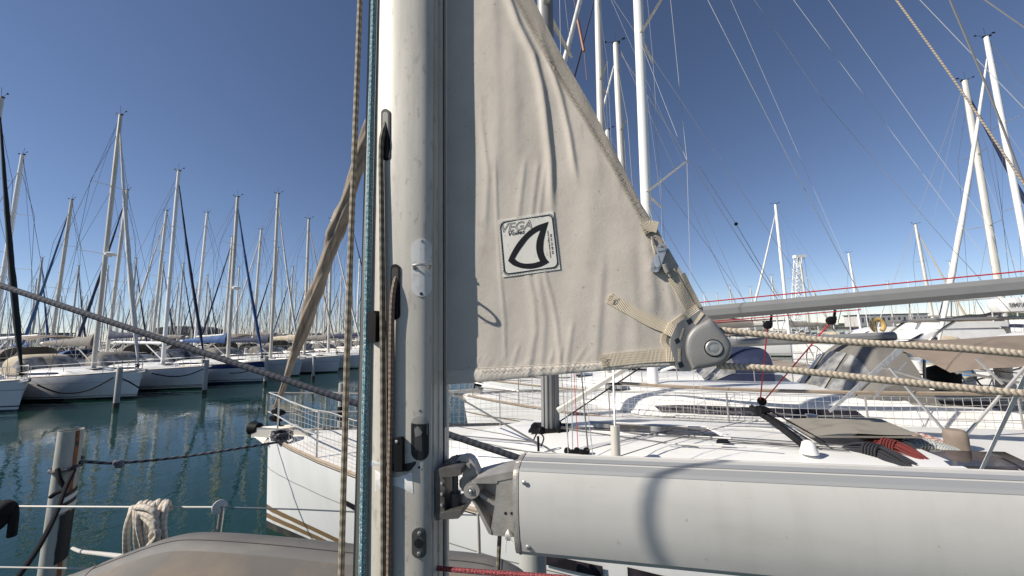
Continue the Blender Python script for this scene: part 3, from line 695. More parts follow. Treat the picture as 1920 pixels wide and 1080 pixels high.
mb = MB(); mb.tube([W1(at(1153, 798, 3.7)), W1(at(1156, 890, 3.65)), W1(at(1160, 1100, 3.6))], .045, 12); mb.build('backstay_cylinder', m_masts, N1)
wire_of(N1, W1, 'vang_strut', [(1046, 770, 4.6), (1175, 690, 4.4)], .035, m_alu)
wire_of(N1, W1, 'preventer', [(842, 815, 5.2), (1010, 830, 4.2), (1060, 860, 3.8)], .008, m_wired)
wire_of(N1, W1, 'jib_sheet', [(842, 735, 5.2), (1010, 832, 4.2)], .012, m_wired)
wire_of(N1, W1, 'jib_sheet', [(1050, 790, 4.4), (1200, 690, 4.0)], .008, m_dkrope)
# long stays that cross the open sky, belong to N1 and N2
wire_of(N1, W1, 'backstay', [(1322, -10, 5.0), (1480, 300, 5.0), (1612, 552, 5.0)], .0045, m_wire)
wire_of(N2, W2, 'running_stay', [(1408, -10, 6.5), (1545, 190, 6.5), (1770, 450, 6.5), (1900, 590, 6.5)], .004, m_wire)
wire_of(N2, W2, 'backstay', [(1310, 310, 7), (1380, 420, 7), (1460, 556, 7)], .005, m_wired)
wire_of(N2, W2, 'topping_lift', [(1240, 340, 7.3), (1340, 480, 7.3), (1400, 570, 7.3)], .004, m_wired)
wire_of(N2, W2, 'inner_shroud', [(1205, -10, 7.8), (1240, 375, 7.9), (1262, 640, 7.9)], .004, m_palew)
b_ = MB(); b_.ball(at(1380, 420, 6.98), .035, 8, 6); o = b_.build('wire_stopper', m_black, None); tag(o, 'small black ball clamped on a thin stay in the blue sky', 'stopper')
t_ = at(1083, 36, 9.5); b_ = MB(); b_.tube([t_, at(1095, 96, 9.4)], .042, 10); b_.tube([at(1072, -20, 9.6), t_], .008, 5); b_.tube([at(1095, 96, 9.4), at(1100, 150, 9.3)], .008, 5); tag(b_.build('wooden_roller', mat('varnished_wood', (.25, .1, .05), .5)), 'reddish brown tube hanging on a stay beside the sail edge', 'roller')
# our own lines across the sky, top right
m_tan = ropemat('tan_rope', (.42, .36, .28), (.2, .17, .13), 'braid', .5)
rope('topping_lift', 'tan laid rope slanting down across the sky at top right', 'rope', [at(1672, -12, 2.6), at(1790, 152, 2.45), at(1930, 360, 2.3)], .0062, ropemat('tan_laid_rope', (.4, .34, .27), (.2, .165, .13), 'twist', .5), None, 8)
rope('dark_stay', 'dark smooth stay right of the tan laid rope at top right', 'stay', [at(1776, -12, 3.2), at(1855, 175, 3.0), at(1930, 372, 2.8)], .008, m_wired, None, 6)
rope('pale_stay', 'pale wire crossing the top right corner of the sky', 'stay', [at(1830, -12, 3.0), at(1930, 58, 2.9)], .006, m_wire, None, 6)
# ------------------------------------------------------------------ N2 extras
qd = 7.0
m_dodg = mat('grey_acrylic_canvas', (.16, .15, .135), .85, dirt=(.12, .11, .1), ds=3, bs=.4, bsc=30)
z0 = n2.dz(7)+.1
def dg2(u, v):
    y = lerp(-.98, .98, u); hh = 1.2*(1-abs(u*2-1)**3.2*.55); ex = pl([(0, 0), (.5, .8), (.68, .98), (1, 1.0)], v)
    q = lerp(qd-.1, qd+1.15, v)-abs(u*2-1)**2*.0
    return V((q, y*(1+.05*(1-ex)), z0+hh*ex))
mb = MB(); mb.grid(dg2, 20, 10)
def sidep(sd):
    return lambda u, v: (lambda top: V((lerp(top.x, top.x+.25*(1-v), 1), top.y*(1+.06*(1-v)), lerp(z0-.05, top.z, v))))(dg2(1.0 if sd > 0 else 0.0, lerp(.0, 1, u)))
for sd in (-1, 1): mb.grid(sidep(sd), 8, 4)
dod = mb.build('sprayhood', m_dodg, N2, 60)
for u0, u1 in ((.05, .31), (.36, .64), (.69, .95)):
    mb = MB(); mb.grid(lambda u, v: dg2(lerp(u0, u1, u), lerp(.08, .52, v))+V((-.02, 0, .015)), 8, 5); mb.build('clear_panel', m_clear, dod, 60)
mb = MB(); mb.grid(lambda u, v: sidep(-1)(lerp(.2, .62, u), lerp(.16, .8, v))+V((0, -.02, 0)), 6, 4); mb.build('clear_panel', m_clear, dod, 60)
# net on N2 guard rail and bimini
mb = MB()
def n2rail(q, sd, h): return n2.hullpt(q, sd, n2.dz(q), -.07)+V((0, 0, h))
for k in range(90):
    q = lerp(1.2, 10.4, k/89); mb.tube([n2rail(q, -1, .02), n2rail(q, -1, .58)], .0032, 3, False)
for j in range(7): mb.tube([n2rail(lerp(1.2, 10.4, k/30), -1, .02+j*.56/6+.012*math.sin(k*1.7+j)) for k in range(31)], .0032, 3, False)
mb.build('guard_net', m_net, N2)
mb = MB(); mb.tube([n2rail(lerp(3.5, 9, k/10), -1, .05)+V((0, .55, .5)) for k in range(11)], .03, 6); mb.build('boat_hook_pole', m_teak, N2)
# brown bimini over N2's helm
mb = MB(); c0, c1 = W2(at(1655, 655, 6.2)), W2(at(2080, 640, 4.2))
def bim(u, v):
    q = lerp(8.1, 12.4, u); y = lerp(-1.5, 1.5, v); return V((q, y, 2.42-.34*(v*2-1)**2+.12*math.sin(u*math.pi)+.02*math.sin(u*14)))
mb.grid(bim, 16, 12); bi = mb.build('bimini', m_taupe, N2, 60)
mb = MB()
for sd in (0.0, 1.0):
    for u in (0.02, .5, .98): mb.tube([bim(u, sd), V((10.6, (sd*2-1)*1.55, n2.dz(10)+.35))], .018, 6)
mb.tube([bim(.02, k/10)-V((0, 0, .02)) for k in range(11)], .018, 6); mb.tube([bim(.5, k/10)-V((0, 0, .02)) for k in range(11)], .018, 6)
for p, q in (((1668, 690, 5.0), (1800, 842, 4.4)), ((1940, 668, 4.2), (1788, 842, 4.4)), ((1652, 688, 5.2), (1760, 720, 5.0)), ((1700, 680, 5.4), (1640, 745, 5.3)), ((1830, 672, 4.6), (1880, 720, 4.5))): mb.tube([W2(at(*p)), W2(at(*q))], .017, 6)
mb.build('bimini_frame', m_steel, bi)
# solar panel, stern arch, radar
mb = MB(); p0 = at(1735, 608, 8.2); mb.box(at(1880, 597, 7.4)+V((0, 0, 0)), (3.0, 1.3, .04), (A, F, V((0, 0, 1)))); t = thing('solar_panel', 'thin dark solar panel on a steel arch above the brown bimini', 'solar panel', at(1880, 597, 7.4))
mb.build('panel', m_tint, t)
mb = MB(); c = at(1880, 597, 7.4)
mb.tube([c+A*-1.5+F*s_*.66+V((0, 0, .0)) for s_ in (-1, 1)], .03, 6); mb.tube([c+A*1.5+F*s_*.66 for s_ in (-1, 1)], .03, 6)
for s_ in (-1, 1):
    mb.tube([c+A*-1.5+F*s_*.66, c+A*1.5+F*s_*.66], .03, 6); mb.tube(smooth([c+A*-1.2+F*s_*.6, c+A*-1.75+F*s_*.6+V((0, 0, -.5)), c+A*-1.9+F*s_*.6+V((0, 0, -1.5))]), .025, 6)
mb.build('support_frame', m_steel, t)
rc = at(1926, 571, 6.6); t = thing('radar_scanner', 'white radar scanner housing with grey lettering above the solar panel', 'radar', rc)
mb = MB(); rings = []
for h, k in ((-.135, .78), (-.12, .9), (-.02, .99), (.09, .97), (.125, .88), (.13, .8)):
    rings.append([rc+A*(math.copysign(abs(math.cos(a))**.35, math.cos(a))*.50*k)+B*(math.copysign(abs(math.sin(a))**.35, math.sin(a))*.17*k)+V((0, 0, h)) for a in [2*math.pi*(j+.5)/28 for j in range(28)]])
mb.loft(rings); mb.build('housing', m_mastw, t, 35)
mb = MB(); mb.lathe(rc+V((0, 0, -1.4)), (0, 0, 1), [(0, .05), (1.26, .05), (1.27, .12), (1.3, .12)], 12); mb.build('pole', m_masts, t)
def text_geo(s, shear=0.0, outline=0.0, bold=0.0):
    cu = bpy.data.curves.new('t', 'FONT'); cu.body = s; cu.shear = shear; cu.resolution_u = 3
    if outline: cu.fill_mode = 'NONE'; cu.bevel_depth = outline; cu.bevel_resolution = 0
    elif bold: cu.offset = bold
    o = bpy.data.objects.new('t', cu); COL.objects.link(o)
    me = bpy.data.meshes.new_from_object(o)
    vs = [v.co.copy() for v in me.vertices]; fs = [list(p.vertices) for p in me.polygons]
    bpy.data.objects.remove(o); bpy.data.curves.remove(cu); bpy.data.meshes.remove(me)
    x0 = min(v.x for v in vs); x1 = max(v.x for v in vs)
    return [((v.x-x0)/(x1-x0), v.y) for v in vs], fs, x1-x0
m_letter = mat('grey_lettering', (.16, .15, .14), .6)
vs, fs, w_ = text_geo('SIMRAD', 0, 0, .02)
mb = MB(); fwd = rc+B*.173; wid = .31; k = wid/w_*1.1
mb.add([fwd+A*(-.41+x*wid)+V((0, 0, -.035+y*k)) for x, y in vs], fs); mb.build('lettering', m_letter, t)
# ------------------------------------------------------------------ items lying on N1
def heap(name, label, c, ax, ln, wd, m, r=.013, n=22, hz=.1):
    """a hanked rope: long loops side by side with wraps across the middle"""
    b_ = MB(); u = ax.normalized(); v = V((-u.y, u.x, 0))
    for k in range(n):
        o = (k/(n-1)-.5)*wd; zz = hz*(1-(2*k/(n-1)-1)**2)*random.uniform(.55, 1)
        P = [c+u*(-ln/2*random.uniform(.85, 1))+v*o*1.25, c+u*(-ln*.25)+v*o*1.3+V((0, 0, zz)), c+v*o*.55+V((0, 0, zz*1.1+.02)), c+u*(ln*.25)+v*o*1.25+V((0, 0, zz)), c+u*(ln/2*random.uniform(.85, 1))+v*o*1.2]
        b_.tube(smooth(P, 4), r, 6)
    for k in range(5):
        q = c+u*(-.05+k*.025); b_.tube([q+v*(wd*.42*math.cos(a))+V((0, 0, hz*.5+(hz*.75)*math.sin(a))) for a in [j*math.pi/8 for j in range(17)]], r, 6)
    return tag(b_.build(name, m), label, 'rope coil')
m_bkr = ropemat('black_braid', (.03, .032, .04), (.012, .012, .016), 'braid', .5); m_rdr = ropemat('red_braid', (.2, .03, .025), (.08, .012, .012), 'braid', .5); m_wtr = ropemat('white_braid', (.6, .6, .57), (.2, .22, .22), 'braid', .4); m_pkr = ropemat('pink_braid', (.6, .5, .45), (.35, .15, .13), 'twist', .3)
zd = n1.dz(8)+.37
heap('rope_coil', 'black hanked rope lying nearest the big boom on the white deck', atz(1640, 857, zd), atz(1720, 876, zd)-atz(1570, 838, zd), .62, .2, m_bkr, .0095, 26)
heap('rope_coil', 'dark red hanked rope lying between two black ones', atz(1672, 848, zd), atz(1740, 870, zd)-atz(1605, 834, zd), .62, .14, m_rdr, .0085)
heap('rope_coil', 'black hanked rope behind the dark red one', atz(1660, 834, zd), atz(1720, 852, zd)-atz(1605, 824, zd), .62, .14, m_bkr, .009)
heap('rope_coil', 'pinkish white rope coil near the brown winch cover', atz(1715, 826, zd), atz(1767, 830, zd)-atz(1662, 824, zd), .52, .13, m_pkr, .008, 18, .06)
heap('rope_coil', 'white and grey rope coil in front of the pinkish one', atz(1735, 838, zd), atz(1790, 844, zd)-atz(1685, 836, zd), .5, .15, m_wtr, .0075, 20, .06)
c = atz(1795, 838, zd); mb = MB(); mb.loft([[c+V((math.cos(a)*r_*(1+.05*math.sin(5*a+h_*20)), math.sin(a)*r_*(1+.05*math.cos(4*a)), h_)) for a in [j*math.pi/12 for j in range(24)]] for h_, r_ in ((-.02, .092), (.05, .09), (.11, .092), (.155, .086), (.172, .07), (.176, .02))]); tag(mb.build('winch_cover', m_taupe), 'brown canvas cover over a winch on the white deck', 'winch cover')
mb = MB(); p0, p1 = at(1930, 690, 2.3), at(1838, 884, 2.6); u_ = (p1-p0).normalized(); s_ = V((.96, .1, -.1)).normalized()
mb.loft([[p0+s_*.022, p0+B*.003+s_*.022, p0-s_*.022+B*.003, p0-s_*.022], [p1+s_*.014, p1+B*.003+s_*.014, p1-s_*.014+B*.003, p1-s_*.014]]); tag(mb.build('webbing_strap', m_sailw), 'flat white strap slanting down at the right edge', 'strap')
mb = MB(); p0, p1 = at(1692, 652, 5.6), at(1555, 772, 5.2); s_ = V((.66, .1, -.75)).normalized()
mb.loft([[p0+s_*.05, p0+B*.004+s_*.05, p0-s_*.05+B*.004, p0-s_*.05], [p1+s_*.02, p1+B*.004+s_*.02, p1-s_*.02+B*.004, p1-s_*.02]]); tag(mb.build('webbing_strap', m_sailw), 'flat white strap from the brown bimini down to the deck', 'strap')
# white curved handle at the right edge
rope('grab_rail', 'white seat rail with steel bow at the right edge', 'rail', [L1(9.7, -.9, 1.45), L1(9.85, -.95, 1.7), L1(10.2, -1.0, 1.72), L1(10.6, -1.0, 1.5)], .03, m_gel, None, 8)
# ------------------------------------------------------------------ pontoon and pedestals on the right
m_plank, nt, b = newmat('pontoon_planks'); c_ = coords(nt); b.inputs['Roughness'].default_value = .85
wv = nt.nodes.new('ShaderNodeTexWave'); wv.inputs['Scale'].default_value = 2.2; wv.bands_direction = 'Y'; nt.links.new(c_, wv.inputs[0])
col = mixc(nt, ramp(nt, wv.outputs[1], .0, .12), (.06, .05, .04), mixc(nt, noise(nt, coords(nt, 'Object', (.4, 6, 1)), 3, 3), (.3, .24, .19), (.42, .35, .28))); nt.links.new(col, b.inputs['Base Color'])
PW = loc2w(N2P, RR)
mb = MB(); cs_ = [PW(13.2, -12, .18), PW(15.6, -12, .18), PW(15.6, 150, .18), PW(13.2, 150, .18)]; mb.prism(cs_, (0, 0, .32)); o = mb.build('pontoon', m_plank); o['kind'] = 'structure'
mb = MB(); cs_ = [PW(-31.5, -20, .18), PW(-33.7, -20, .18), PW(-33.7, 150, .18), PW(-31.5, 150, .18)]; mb.prism(cs_, (0, 0, .32)); o = mb.build('pontoon', m_plank); o['kind'] = 'structure'
m_capb = mat('blue_cap', (.06, .2, .42), .4)
for (x, y, Yd, lab) in ((1811, 735, 9.0, 'near white power pedestal with a blue cap on the pontoon'), (1746, 690, 12.0, 'farther white power pedestal with a blue cap left of the near one')):
    P = at(x, y, Yd); P.z = .5; t = thing('power_pedestal', lab, 'power pedestal', P, 0, 'power pedestals on the pontoon')
    mb = MB(); mb.lathe(P, (0, 0, 1), [(0, .2), (.05, .2), (.06, .17), (.9, .19), (.98, .2)], 16); mb.build('column', m_gel, t)
    mb = MB(); mb.lathe(P+V((0, 0, .98)), (0, 0, 1), [(0, .21), (.05, .215), (.06, .2)], 16); mb.build('collar', m_beige, t)
    mb = MB(); mb.lathe(P+V((0, 0, 1.04)), (0, 0, 1), [(0, .215), (.08, .2), (.13, .13), (.15, .02)], 16); mb.build('cap', m_capb, t)
    mb = MB(); mb.box(P+V((.02, -.185, .78)), (.13, .03, .1)); mb.build('socket', m_black, t)
P = at(1768, 705, 7.6); t = thing('covered_grill', 'grill under a black cover on a rail by the blue capped pedestals', 'grill', P)
mb = MB(); mb.loft([[P+V((math.cos(a)*.26*k*(1+.12*math.sin(3*a)), math.sin(a)*.22*k, z)) for a in [j*math.pi/7 for j in range(14)]] for z, k in ((-.3, .5), (-.18, 1.0), (.05, 1.1), (.17, .85), (.22, .3))]); mb.build('cover', m_darkg, t, 60)
mb = MB(); mb.tube([P+V((-.05, 0, -.3)), P+V((-.12, 0, -1.2))], .03, 6); mb.build('bracket', m_steel, t)
# outboard / dinghy stuff : life ring
P = at(1646, 610, 9.5); t = thing('horseshoe_lifebuoy', 'yellow horseshoe lifebuoy hanging on a stern rail', 'lifebuoy', P)
mb = MB(); pts = [P+A*(.13*math.cos(a))+V((0, 0, .16*math.sin(a))) for a in [R_(-60+k*300/16) for k in range(17)]]; mb.tube(pts, .05, 8); mb.build('float', mat('yellow_canvas', (.5, .34, .12), .7), t)
mb = MB(); mb.tube([P+V((0, .05, -.8)), P+V((0, .05, .3))], .015, 5); mb.build('rail_post', m_steel, t)
# ------------------------------------------------------------------ more boats along our own row and the opposite rows
protos = {}
def proto(key, **k):
    sp = Spec(detail=0, rw=.011, **k); protos[key] = sp; return sp
kinds = [
 ('far_white', dict(gen=m_sailw, cover=m_greyc, dodger=m_greyc, mast=m_alu), 'white furled headsail and grey boom cover'),
 ('far_blue', dict(gen=m_blue, cover=m_blue, dodger=m_blue, mast=m_masts), 'blue furled headsail and blue boom cover'),
 ('far_navy', dict(gen=m_navy, cover=m_navy, dodger=m_greyc, mast=m_alu), 'navy furled headsail and navy boom cover'),
 ('far_beige', dict(gen=m_beige, cover=m_beige, dodger=m_beige, mast=m_alu, bimini=m_beige), 'beige furled headsail and beige boom cover'),
 ('far_bare', dict(gen=None, cover=None, dodger=m_greyc, mast=m_mastw, bimini=m_taupe), 'bare white mast and brown bimini'),
]
first = {}
def place_far(kind, loc, rot, mh, where):
    key, kw, txt = kinds[kind]; lab = 'distant sailboat with %s %s' % (txt, where)
    if key not in first:
        sp = Spec(detail=0, rw=.012, mr=.115, genr=.09, mh=15.0, **kw); r = make_boat(sp, 'distant_sailboat', lab, 'sailboat', loc, rot, 'distant sailboats '+where); first[key] = r; s_ = mh/15.0
        r.scale = (s_, s_, s_); return r
    o = copy_tree(first[key], loc, rot, lab, mh/15.0); o['group'] = 'distant sailboats '+where; return o
random.seed(21)
# row 1 continued beyond the sixth boat
step = V((F.x*3.35, F.y*3.35, 0)); b6 = left[-1][0]; b6 = V((b6.x, b6.y, 0))
def vis(P, m=160):
    d = P-CAM
    if d.dot(_f) < 1: return False
    x = proj(V((P.x, P.y, 4)))[0]; return -m < x < 1920+m
W_ = ['left of the fairway', 'behind the left hulls', 'beyond the right-hand neighbours']
for k in range(1, 16): place_far(random.choice((0, 0, 1, 2, 3)), b6+step*k, RL, random.uniform(13, 16), W_[0])
# rows farther left
b1 = V((left[1][0].x, left[1][0].y, 0))
for off, rot, n0, n1_, st in ((26.0, RR, -1, 22, 1), (44, RL, 0, 26, 1), (70, RR, 1, 30, 1), (90, RL, 2, 36, 1), (118, RR, 4, 40, 2), (140, RL, 4, 46, 2), (170, RR, 6, 50, 3)):
    for k in range(n0, n1_, st):
        P = b1-A*off+F*(3.5*k+random.uniform(-.3, .3)); P.z = 0
        if vis(P) and random.random() < .93: place_far(random.choice((0, 0, 1, 2, 2, 3, 4)), P, rot, random.uniform(13.5, 18) if off < 50 else random.uniform(11, 17), W_[1])
# our own row beyond N2
r3 = Spec(L=11, fb=1.3, ms=4.1, mh=15.4, rw=.006, hull=h_n2, mast=m_alu, gen=m_navy, cover=m_greyc, dodger=m_navy, bimini=None, rake=.03, genr=.06)
P3 = N2P+F*3.6-A*.75; make_boat(r3, 'neighbour_sailboat', 'white sailboat with grey boom cover and navy sprayhood behind the grey sprayhood boat', 'sailboat', P3, RR)
for k, kd, mh in ((2, 0, 15.5), (3, 4, 13.5), (4, 2, 14), (5, 0, 12.5), (6, 3, 13), (7, 1, 12), (8, 0, 12), (9, 4, 11.5), (11, 2, 12), (13, 0, 12), (15, 3, 11)):
    place_far(kd, N2P+F*(3.6*k)+A*random.uniform(-.5, .8), RR, mh, W_[2])
# far side of the right pontoon, bows to the right
for k in range(6, 24, 2):
    P = N2P+A*27.5+F*(3.6*k); P.z = 0
    place_far(random.choice((0, 4, 3, 0)), P, RL, random.uniform(8.5, 10.5), W_[2])
for off, rot, n0, n1_, st in ((48, RR, 12, 34, 3), (76, RL, 18, 44, 4)):
    for k in range(n0, n1_, st):
        P = N2P+A*off+F*(3.6*k); P.z = 0
        if vis(P): place_far(random.choice((0, 4, 3, 2, 0)), P, rot, random.uniform(9, 11.5), W_[2])
# three tall masts standing alone on the right
for (mx, ty, by, Yd, rot, kw, lab) in ((1948, 68, 600, 16.5, RR, dict(gen=m_sailw, cover=None, mast=m_mastw, mr=.1, genr=.1), 'tall white masted sailboat at the right edge with white furled headsail crossing its neighbour'),
                                 (1884, 150, 610, 19.5, RL, dict(gen=m_navy, cover=m_greyc, mast=m_alu, mr=.13, genr=.1), 'sailboat at right whose white mast leans left with a navy furled headsail'),
                                 (1476, 383, 600, 36, RR, dict(gen=m_sailw, cover=m_greyc, mast=m_mastw, mr=.12, genr=.1), 'lone white masted sailboat left of the lattice crane')):
    sp = Spec(**kw); sp.rw = .008; P = at(mx, by, Yd); P.z = 0
    ax = V((math.cos(rot), math.sin(rot), 0)); sp.rake = -.02 if rot == RL else .012
    mzz = 1.7; sp.mh = min((abs(proj(V((P.x, P.y, z*.1))+ax*(sp.rake*z*.1))[1]-ty), z*.1) for z in range(70, 300))[1]
    print('right', P, sp.mh)
    make_boat(sp, 'moored_sailboat', lab, 'sailboat', P-ax*sp.ms, rot)
# motor cruisers among the yachts on the right
def gpw(px, Y): p = at(px, 620, Y); return V((p.x, p.y, 0))
def cruiser(label, c, rot, sc, hat):
    t = thing('motor_cruiser', label, 'motor boat', (c.x, c.y, 0), rot, None, local=True)
    def sec(x, wd, pts): return [V((x, -wd*a, z)) for a, z in pts]+[V((x, wd*a, z)) for a, z in reversed(pts)]
    mb = MB(); mb.loft([sec(x*sc, w_*sc, ((1, f_*sc), (.93, .5*sc), (.75, -.2))) for x, w_, f_ in ((0, .1, 1.6), (1, .8, 1.5), (2.5, 1.4, 1.4), (5, 1.7, 1.25), (9, 1.6, 1.15))], False, True); mb.build('hull', h_n2, t)
    mb = MB(); mb.loft([sec(x*sc, w_*sc, ((1, f_*sc-.02), (.5, f_*sc+.03))) for x, w_, f_ in ((.05, .1, 1.6), (1, .78, 1.5), (2.5, 1.38, 1.4), (5, 1.68, 1.25), (9, 1.58, 1.15))], False, True); mb.build('deck', m_gel, t)
    mb = MB(); mb.loft([sec(x*sc, 1.25*sc, ((1, 1.25*sc), (.92, z*sc), (.5, z*sc+.04))) for x, z in ((2.4, 1.35), (4.0, 2.35), (4.6, 2.5), (7.4, 2.45), (7.8, 1.3))], False, True); cab = mb.build('cabin', m_gel, t, 30)
    for sd in (-1, 1):
        mb = MB(); mb.add([V((x*sc, sd*(1.25-.1*(z-1.25))*sc*1.0+sd*.012, z*sc)) for x, z in ((3.5, 1.75), (7.1, 1.7), (7.1, 2.2), (4.2, 2.25))], [(0, 1, 2, 3)]); mb.build('window', m_tint, cab)
    mb = MB(); mb.add([V((2.95*sc-.02, y*1.05*sc, 1.72*sc)) for y in (-1, 1)]+[V((3.85*sc-.02, y*.98*sc, 2.27*sc)) for y in (1, -1)], [(0, 1, 2, 3)]); mb.build('windscreen', m_tint, cab)
    if hat:
        mb = MB(); mb.loft([sec(x*sc, 1.2*sc, ((1, 2.5*sc), (1, 2.8*sc), (.5, 2.85*sc))) for x in (4.4, 7.6)], False, True); mb.box((6*sc, 0, 4.05*sc), (2.6*sc, 2.3*sc, .08)); mb.build('flybridge', m_gel, t)
    mb = MB()
    for x in (4.9, 7.1):
        for sd in (-1, 1): mb.tube([V((x*sc, sd*1.05*sc, 2.4*sc)), V((x*sc+.15, sd*.95*sc, (4.02 if hat else 3.1)*sc))], .03, 5)
    mb.tube([V((7.1*sc+.15, -.95*sc, 3.1*sc)), V((7.1*sc+.15, .95*sc, 3.1*sc))], .04, 5); mb.tube([V((6.5*sc, 0, 3.1*sc)), V((6.6*sc, .1, 5.4*sc))], .015, 4)
    for sd in (-1, 1):
        mb.tube([V((x*sc, sd*w_*sc, z*sc)) for x, w_, z in ((.1, .15, 2.2), (1, .75, 2.1), (2.5, 1.32, 2.0), (4.4, 1.6, 1.9))], .018, 5)
        for x, w_, z in ((.6, .5, 1.5), (1.7, 1.08, 1.45), (3.2, 1.45, 1.35)): mb.tube([V((x*sc, sd*w_*sc, z*sc)), V((x*sc, sd*w_*sc, (z+.6)*sc))], .014, 5)
    mb.build('steel_rail', m_steel, t)
    mb = MB(); mb.grid(lambda u, v: V((lerp(7.2, 9.2, u)*sc, (v*2-1)*1.4*sc, (2.75-.25*(v*2-1)**2-.1*u)*sc)), 6, 8); mb.build('cockpit_canopy', m_navy if hat else m_beige, t, 60)
    return t
cruiser('white motor cruiser with dark side windows behind the yellow lifebuoy', gpw(1668, 13.5), RR, .95, False)
cruiser('white flybridge cruiser with navy canopy farther behind the grey boom', gpw(1560, 21), RR+.12, 1.0, True)
cruiser('white motor cruiser with beige canopy behind the clew block ropes', gpw(1480, 26), RR-.1, 1.05, False)
cruiser('white flybridge cruiser with navy canopy at the far right', gpw(1800, 24), RR+.2, 1.05, True)
# ------------------------------------------------------------------ shore, hill, crane, sheds
m_land = mat('shore_ground', (.2, .18, .15), .9, dirt=(.1, .1, .07), ds=.05)
mb = MB(); 
mb.prism([(-420, 330, -1), (500, 330, -1), (700, 900, -1), (-700, 900, -1)], (0, 0, 2.6)); o = mb.build('shore', m_land); o['kind'] = 'structure'
m_conc = mat('pale_render', (.5, .48, .45), .8, dirt=(.4, .38, .35), ds=.4); m_roofg = mat('dark_roof', (.05, .05, .055), .7); m_glassd = mat('dark_glazing', (.03, .035, .04), .15)
def building(label, c, wd, dp, ht, roof='flat', arch=False):
    t = thing('harbour_building', label, 'building', c); mb = MB(); mb.box(c+V((0, 0, ht/2)), (wd, dp, ht)); mb.build('wall', m_roofg if arch else m_conc, t)
    mb = MB()
    if arch: mb.prism([c+V((-wd*.55, -dp*.52, ht)), c+V((wd*.55, -dp*.52, ht))]+[c+V((wd*.55*math.cos(a), -dp*.52, ht+wd*.13*math.sin(a))) for a in [j*math.pi/10 for j in range(1, 10)]], (0, dp*1.04, 0))
    else: mb.box(c+V((0, 0, ht+.25)), (wd*1.04, dp*1.04, .5))
    mb.build('roof', m_roofg, t)
    for k in range(max(2, int(wd/4))):
        mb = MB(); mb.box(c+V((-wd/2+(k+.5)*wd/max(2, int(wd/4)), -dp/2-.03, ht*.55)), (1.6, .08, ht*.4)); mb.build('window', m_glassd, t)
def gp(px, Y, z=1.6): p = at(px, 600, Y); return V((p.x, p.y, z))
building('long dark harbour building behind the masts at the left edge', gp(20, 170), 46, 12, 6)
building('dark arched hall behind the fairway boats at left', gp(352, 190), 26, 14, 5.5, arch=True)
building('low pale harbour shed behind masts at centre left', gp(560, 260), 40, 14, 4)
building('pale harbour office under the grey boom at right', gp(1430, 240), 26, 12, 5)
building('white low block on the far shore at right', gp(1660, 300), 55, 14, 9)
m_hill = mat('wooded_hill', (.035, .05, .025), .95, dirt=(.1, .09, .05), ds=.06, dl=.5, dh=.7, bs=.6, bsc=.3)
mb = MB(); hc = gp(1830, 520, 0)
mb.grid(lambda u, v: V((hc.x+lerp(-240, 420, u), hc.y+lerp(-60, 120, v), 1+12*max(0, math.sin(math.pi*u))**.7*math.sin(math.pi*min(1, v*1.2+.0))*(1+.18*math.sin(u*31)+.1*math.sin(u*67+v*9)))), 90, 12); o = mb.build('hill', m_hill); o['kind'] = 'structure'
# lattice crane
c = gp(1488, 120, 1.6); t = thing('lattice_crane', 'white lattice boatyard crane jib rising behind the boom at right', 'crane', c)
top = at(1496, 484, 120); mb = MB(); ww = .95
def cr(k, cx, cy): p = lerp(c, top, k); w2 = ww*(1 if k < .9 else .75); return p+V((cx*w2, cy*w2, 0))
for cx in (-1, 1):
    for cy in (-1, 1): mb.tube([cr(0, cx, cy), cr(1, cx, cy)], .13, 5)
for i in range(20):
    a, b_ = i/20, (i+1)/20
    for (x0, y0, x1, y1) in ((-1, -1, 1, -1), (1, -1, 1, 1), (1, 1, -1, 1), (-1, 1, -1, -1)):
        mb.tube([cr(a, x0, y0), cr(b_, x1, y1)] if i % 2 else [cr(a, x1, y1), cr(b_, x0, y0)], .08, 4, False); mb.tube([cr(a, x0, y0), cr(a, x1, y1)], .07, 4, False)
mb.build('jib', m_mastw, t)
mb = MB(); mb.box(top+V((.6, 0, .5)), (3.6, 1.4, 1.0)); mb.build('jib_head', m_mastw, t); mb = MB(); mb.tube([top+V((2.1, 0, .3)), top+V((2.6, 0, -18))], .05, 4); mb.build('hoist_cable', m_wired, t)
mb = MB(); mb.box(c+V((0, 3, 1.5)), (7, 8, 3)); mb.build('crane_base', m_mastw, t)
# ================================================================== our own boat, close to the camera
m_mast, nt, b = newmat('anodised_mast'); c_ = coords(nt, 'Object', (1, 1, .12)); b.inputs['Roughness'].default_value = .5; b.inputs['Metallic'].default_value = .05
base = mixc(nt, ramp(nt, noise(nt, c_, 30, 6), .38, .7), (.53, .495, .43), (.41, .385, .335))
base = mixc(nt, ramp(nt, noise(nt, coords(nt), 260, 2), .62, .72), base, (.6, .56, .49))
base = mixc(nt, math_(nt, 'MULTIPLY', ramp(nt, noise(nt, coords(nt, 'Object', (1, 1, .4)), 60, 3), .6, .68), .5), base, (.28, .255, .21))
nt.links.new(base, b.inputs['Base Color']); bump(nt, b, noise(nt, coords(nt), 300, 2), .12, .001)
m_cast = mat('cast_alloy', (.44, .415, .38), .48, .5, dirt=(.27, .25, .225), ds=22, dl=.4, dh=.75, bs=.35, bsc=220)
m_castd = mat('dark_cast_alloy', (.12, .113, .105), .5, .4, dirt=(.05, .048, .045), ds=18, bs=.3, bsc=160)
m_boom = mat('boom_anodised', (.54, .525, .49), .5, .05, dirt=(.49, .475, .44), ds=5, scale=(.5, 3, 3), bs=.1, bsc=300)
m_boomt = mat('boom_top_grey', (.34, .345, .34), .45, .2)
m_tapeg = mat('grey_tape', (.5, .52, .53), .5)
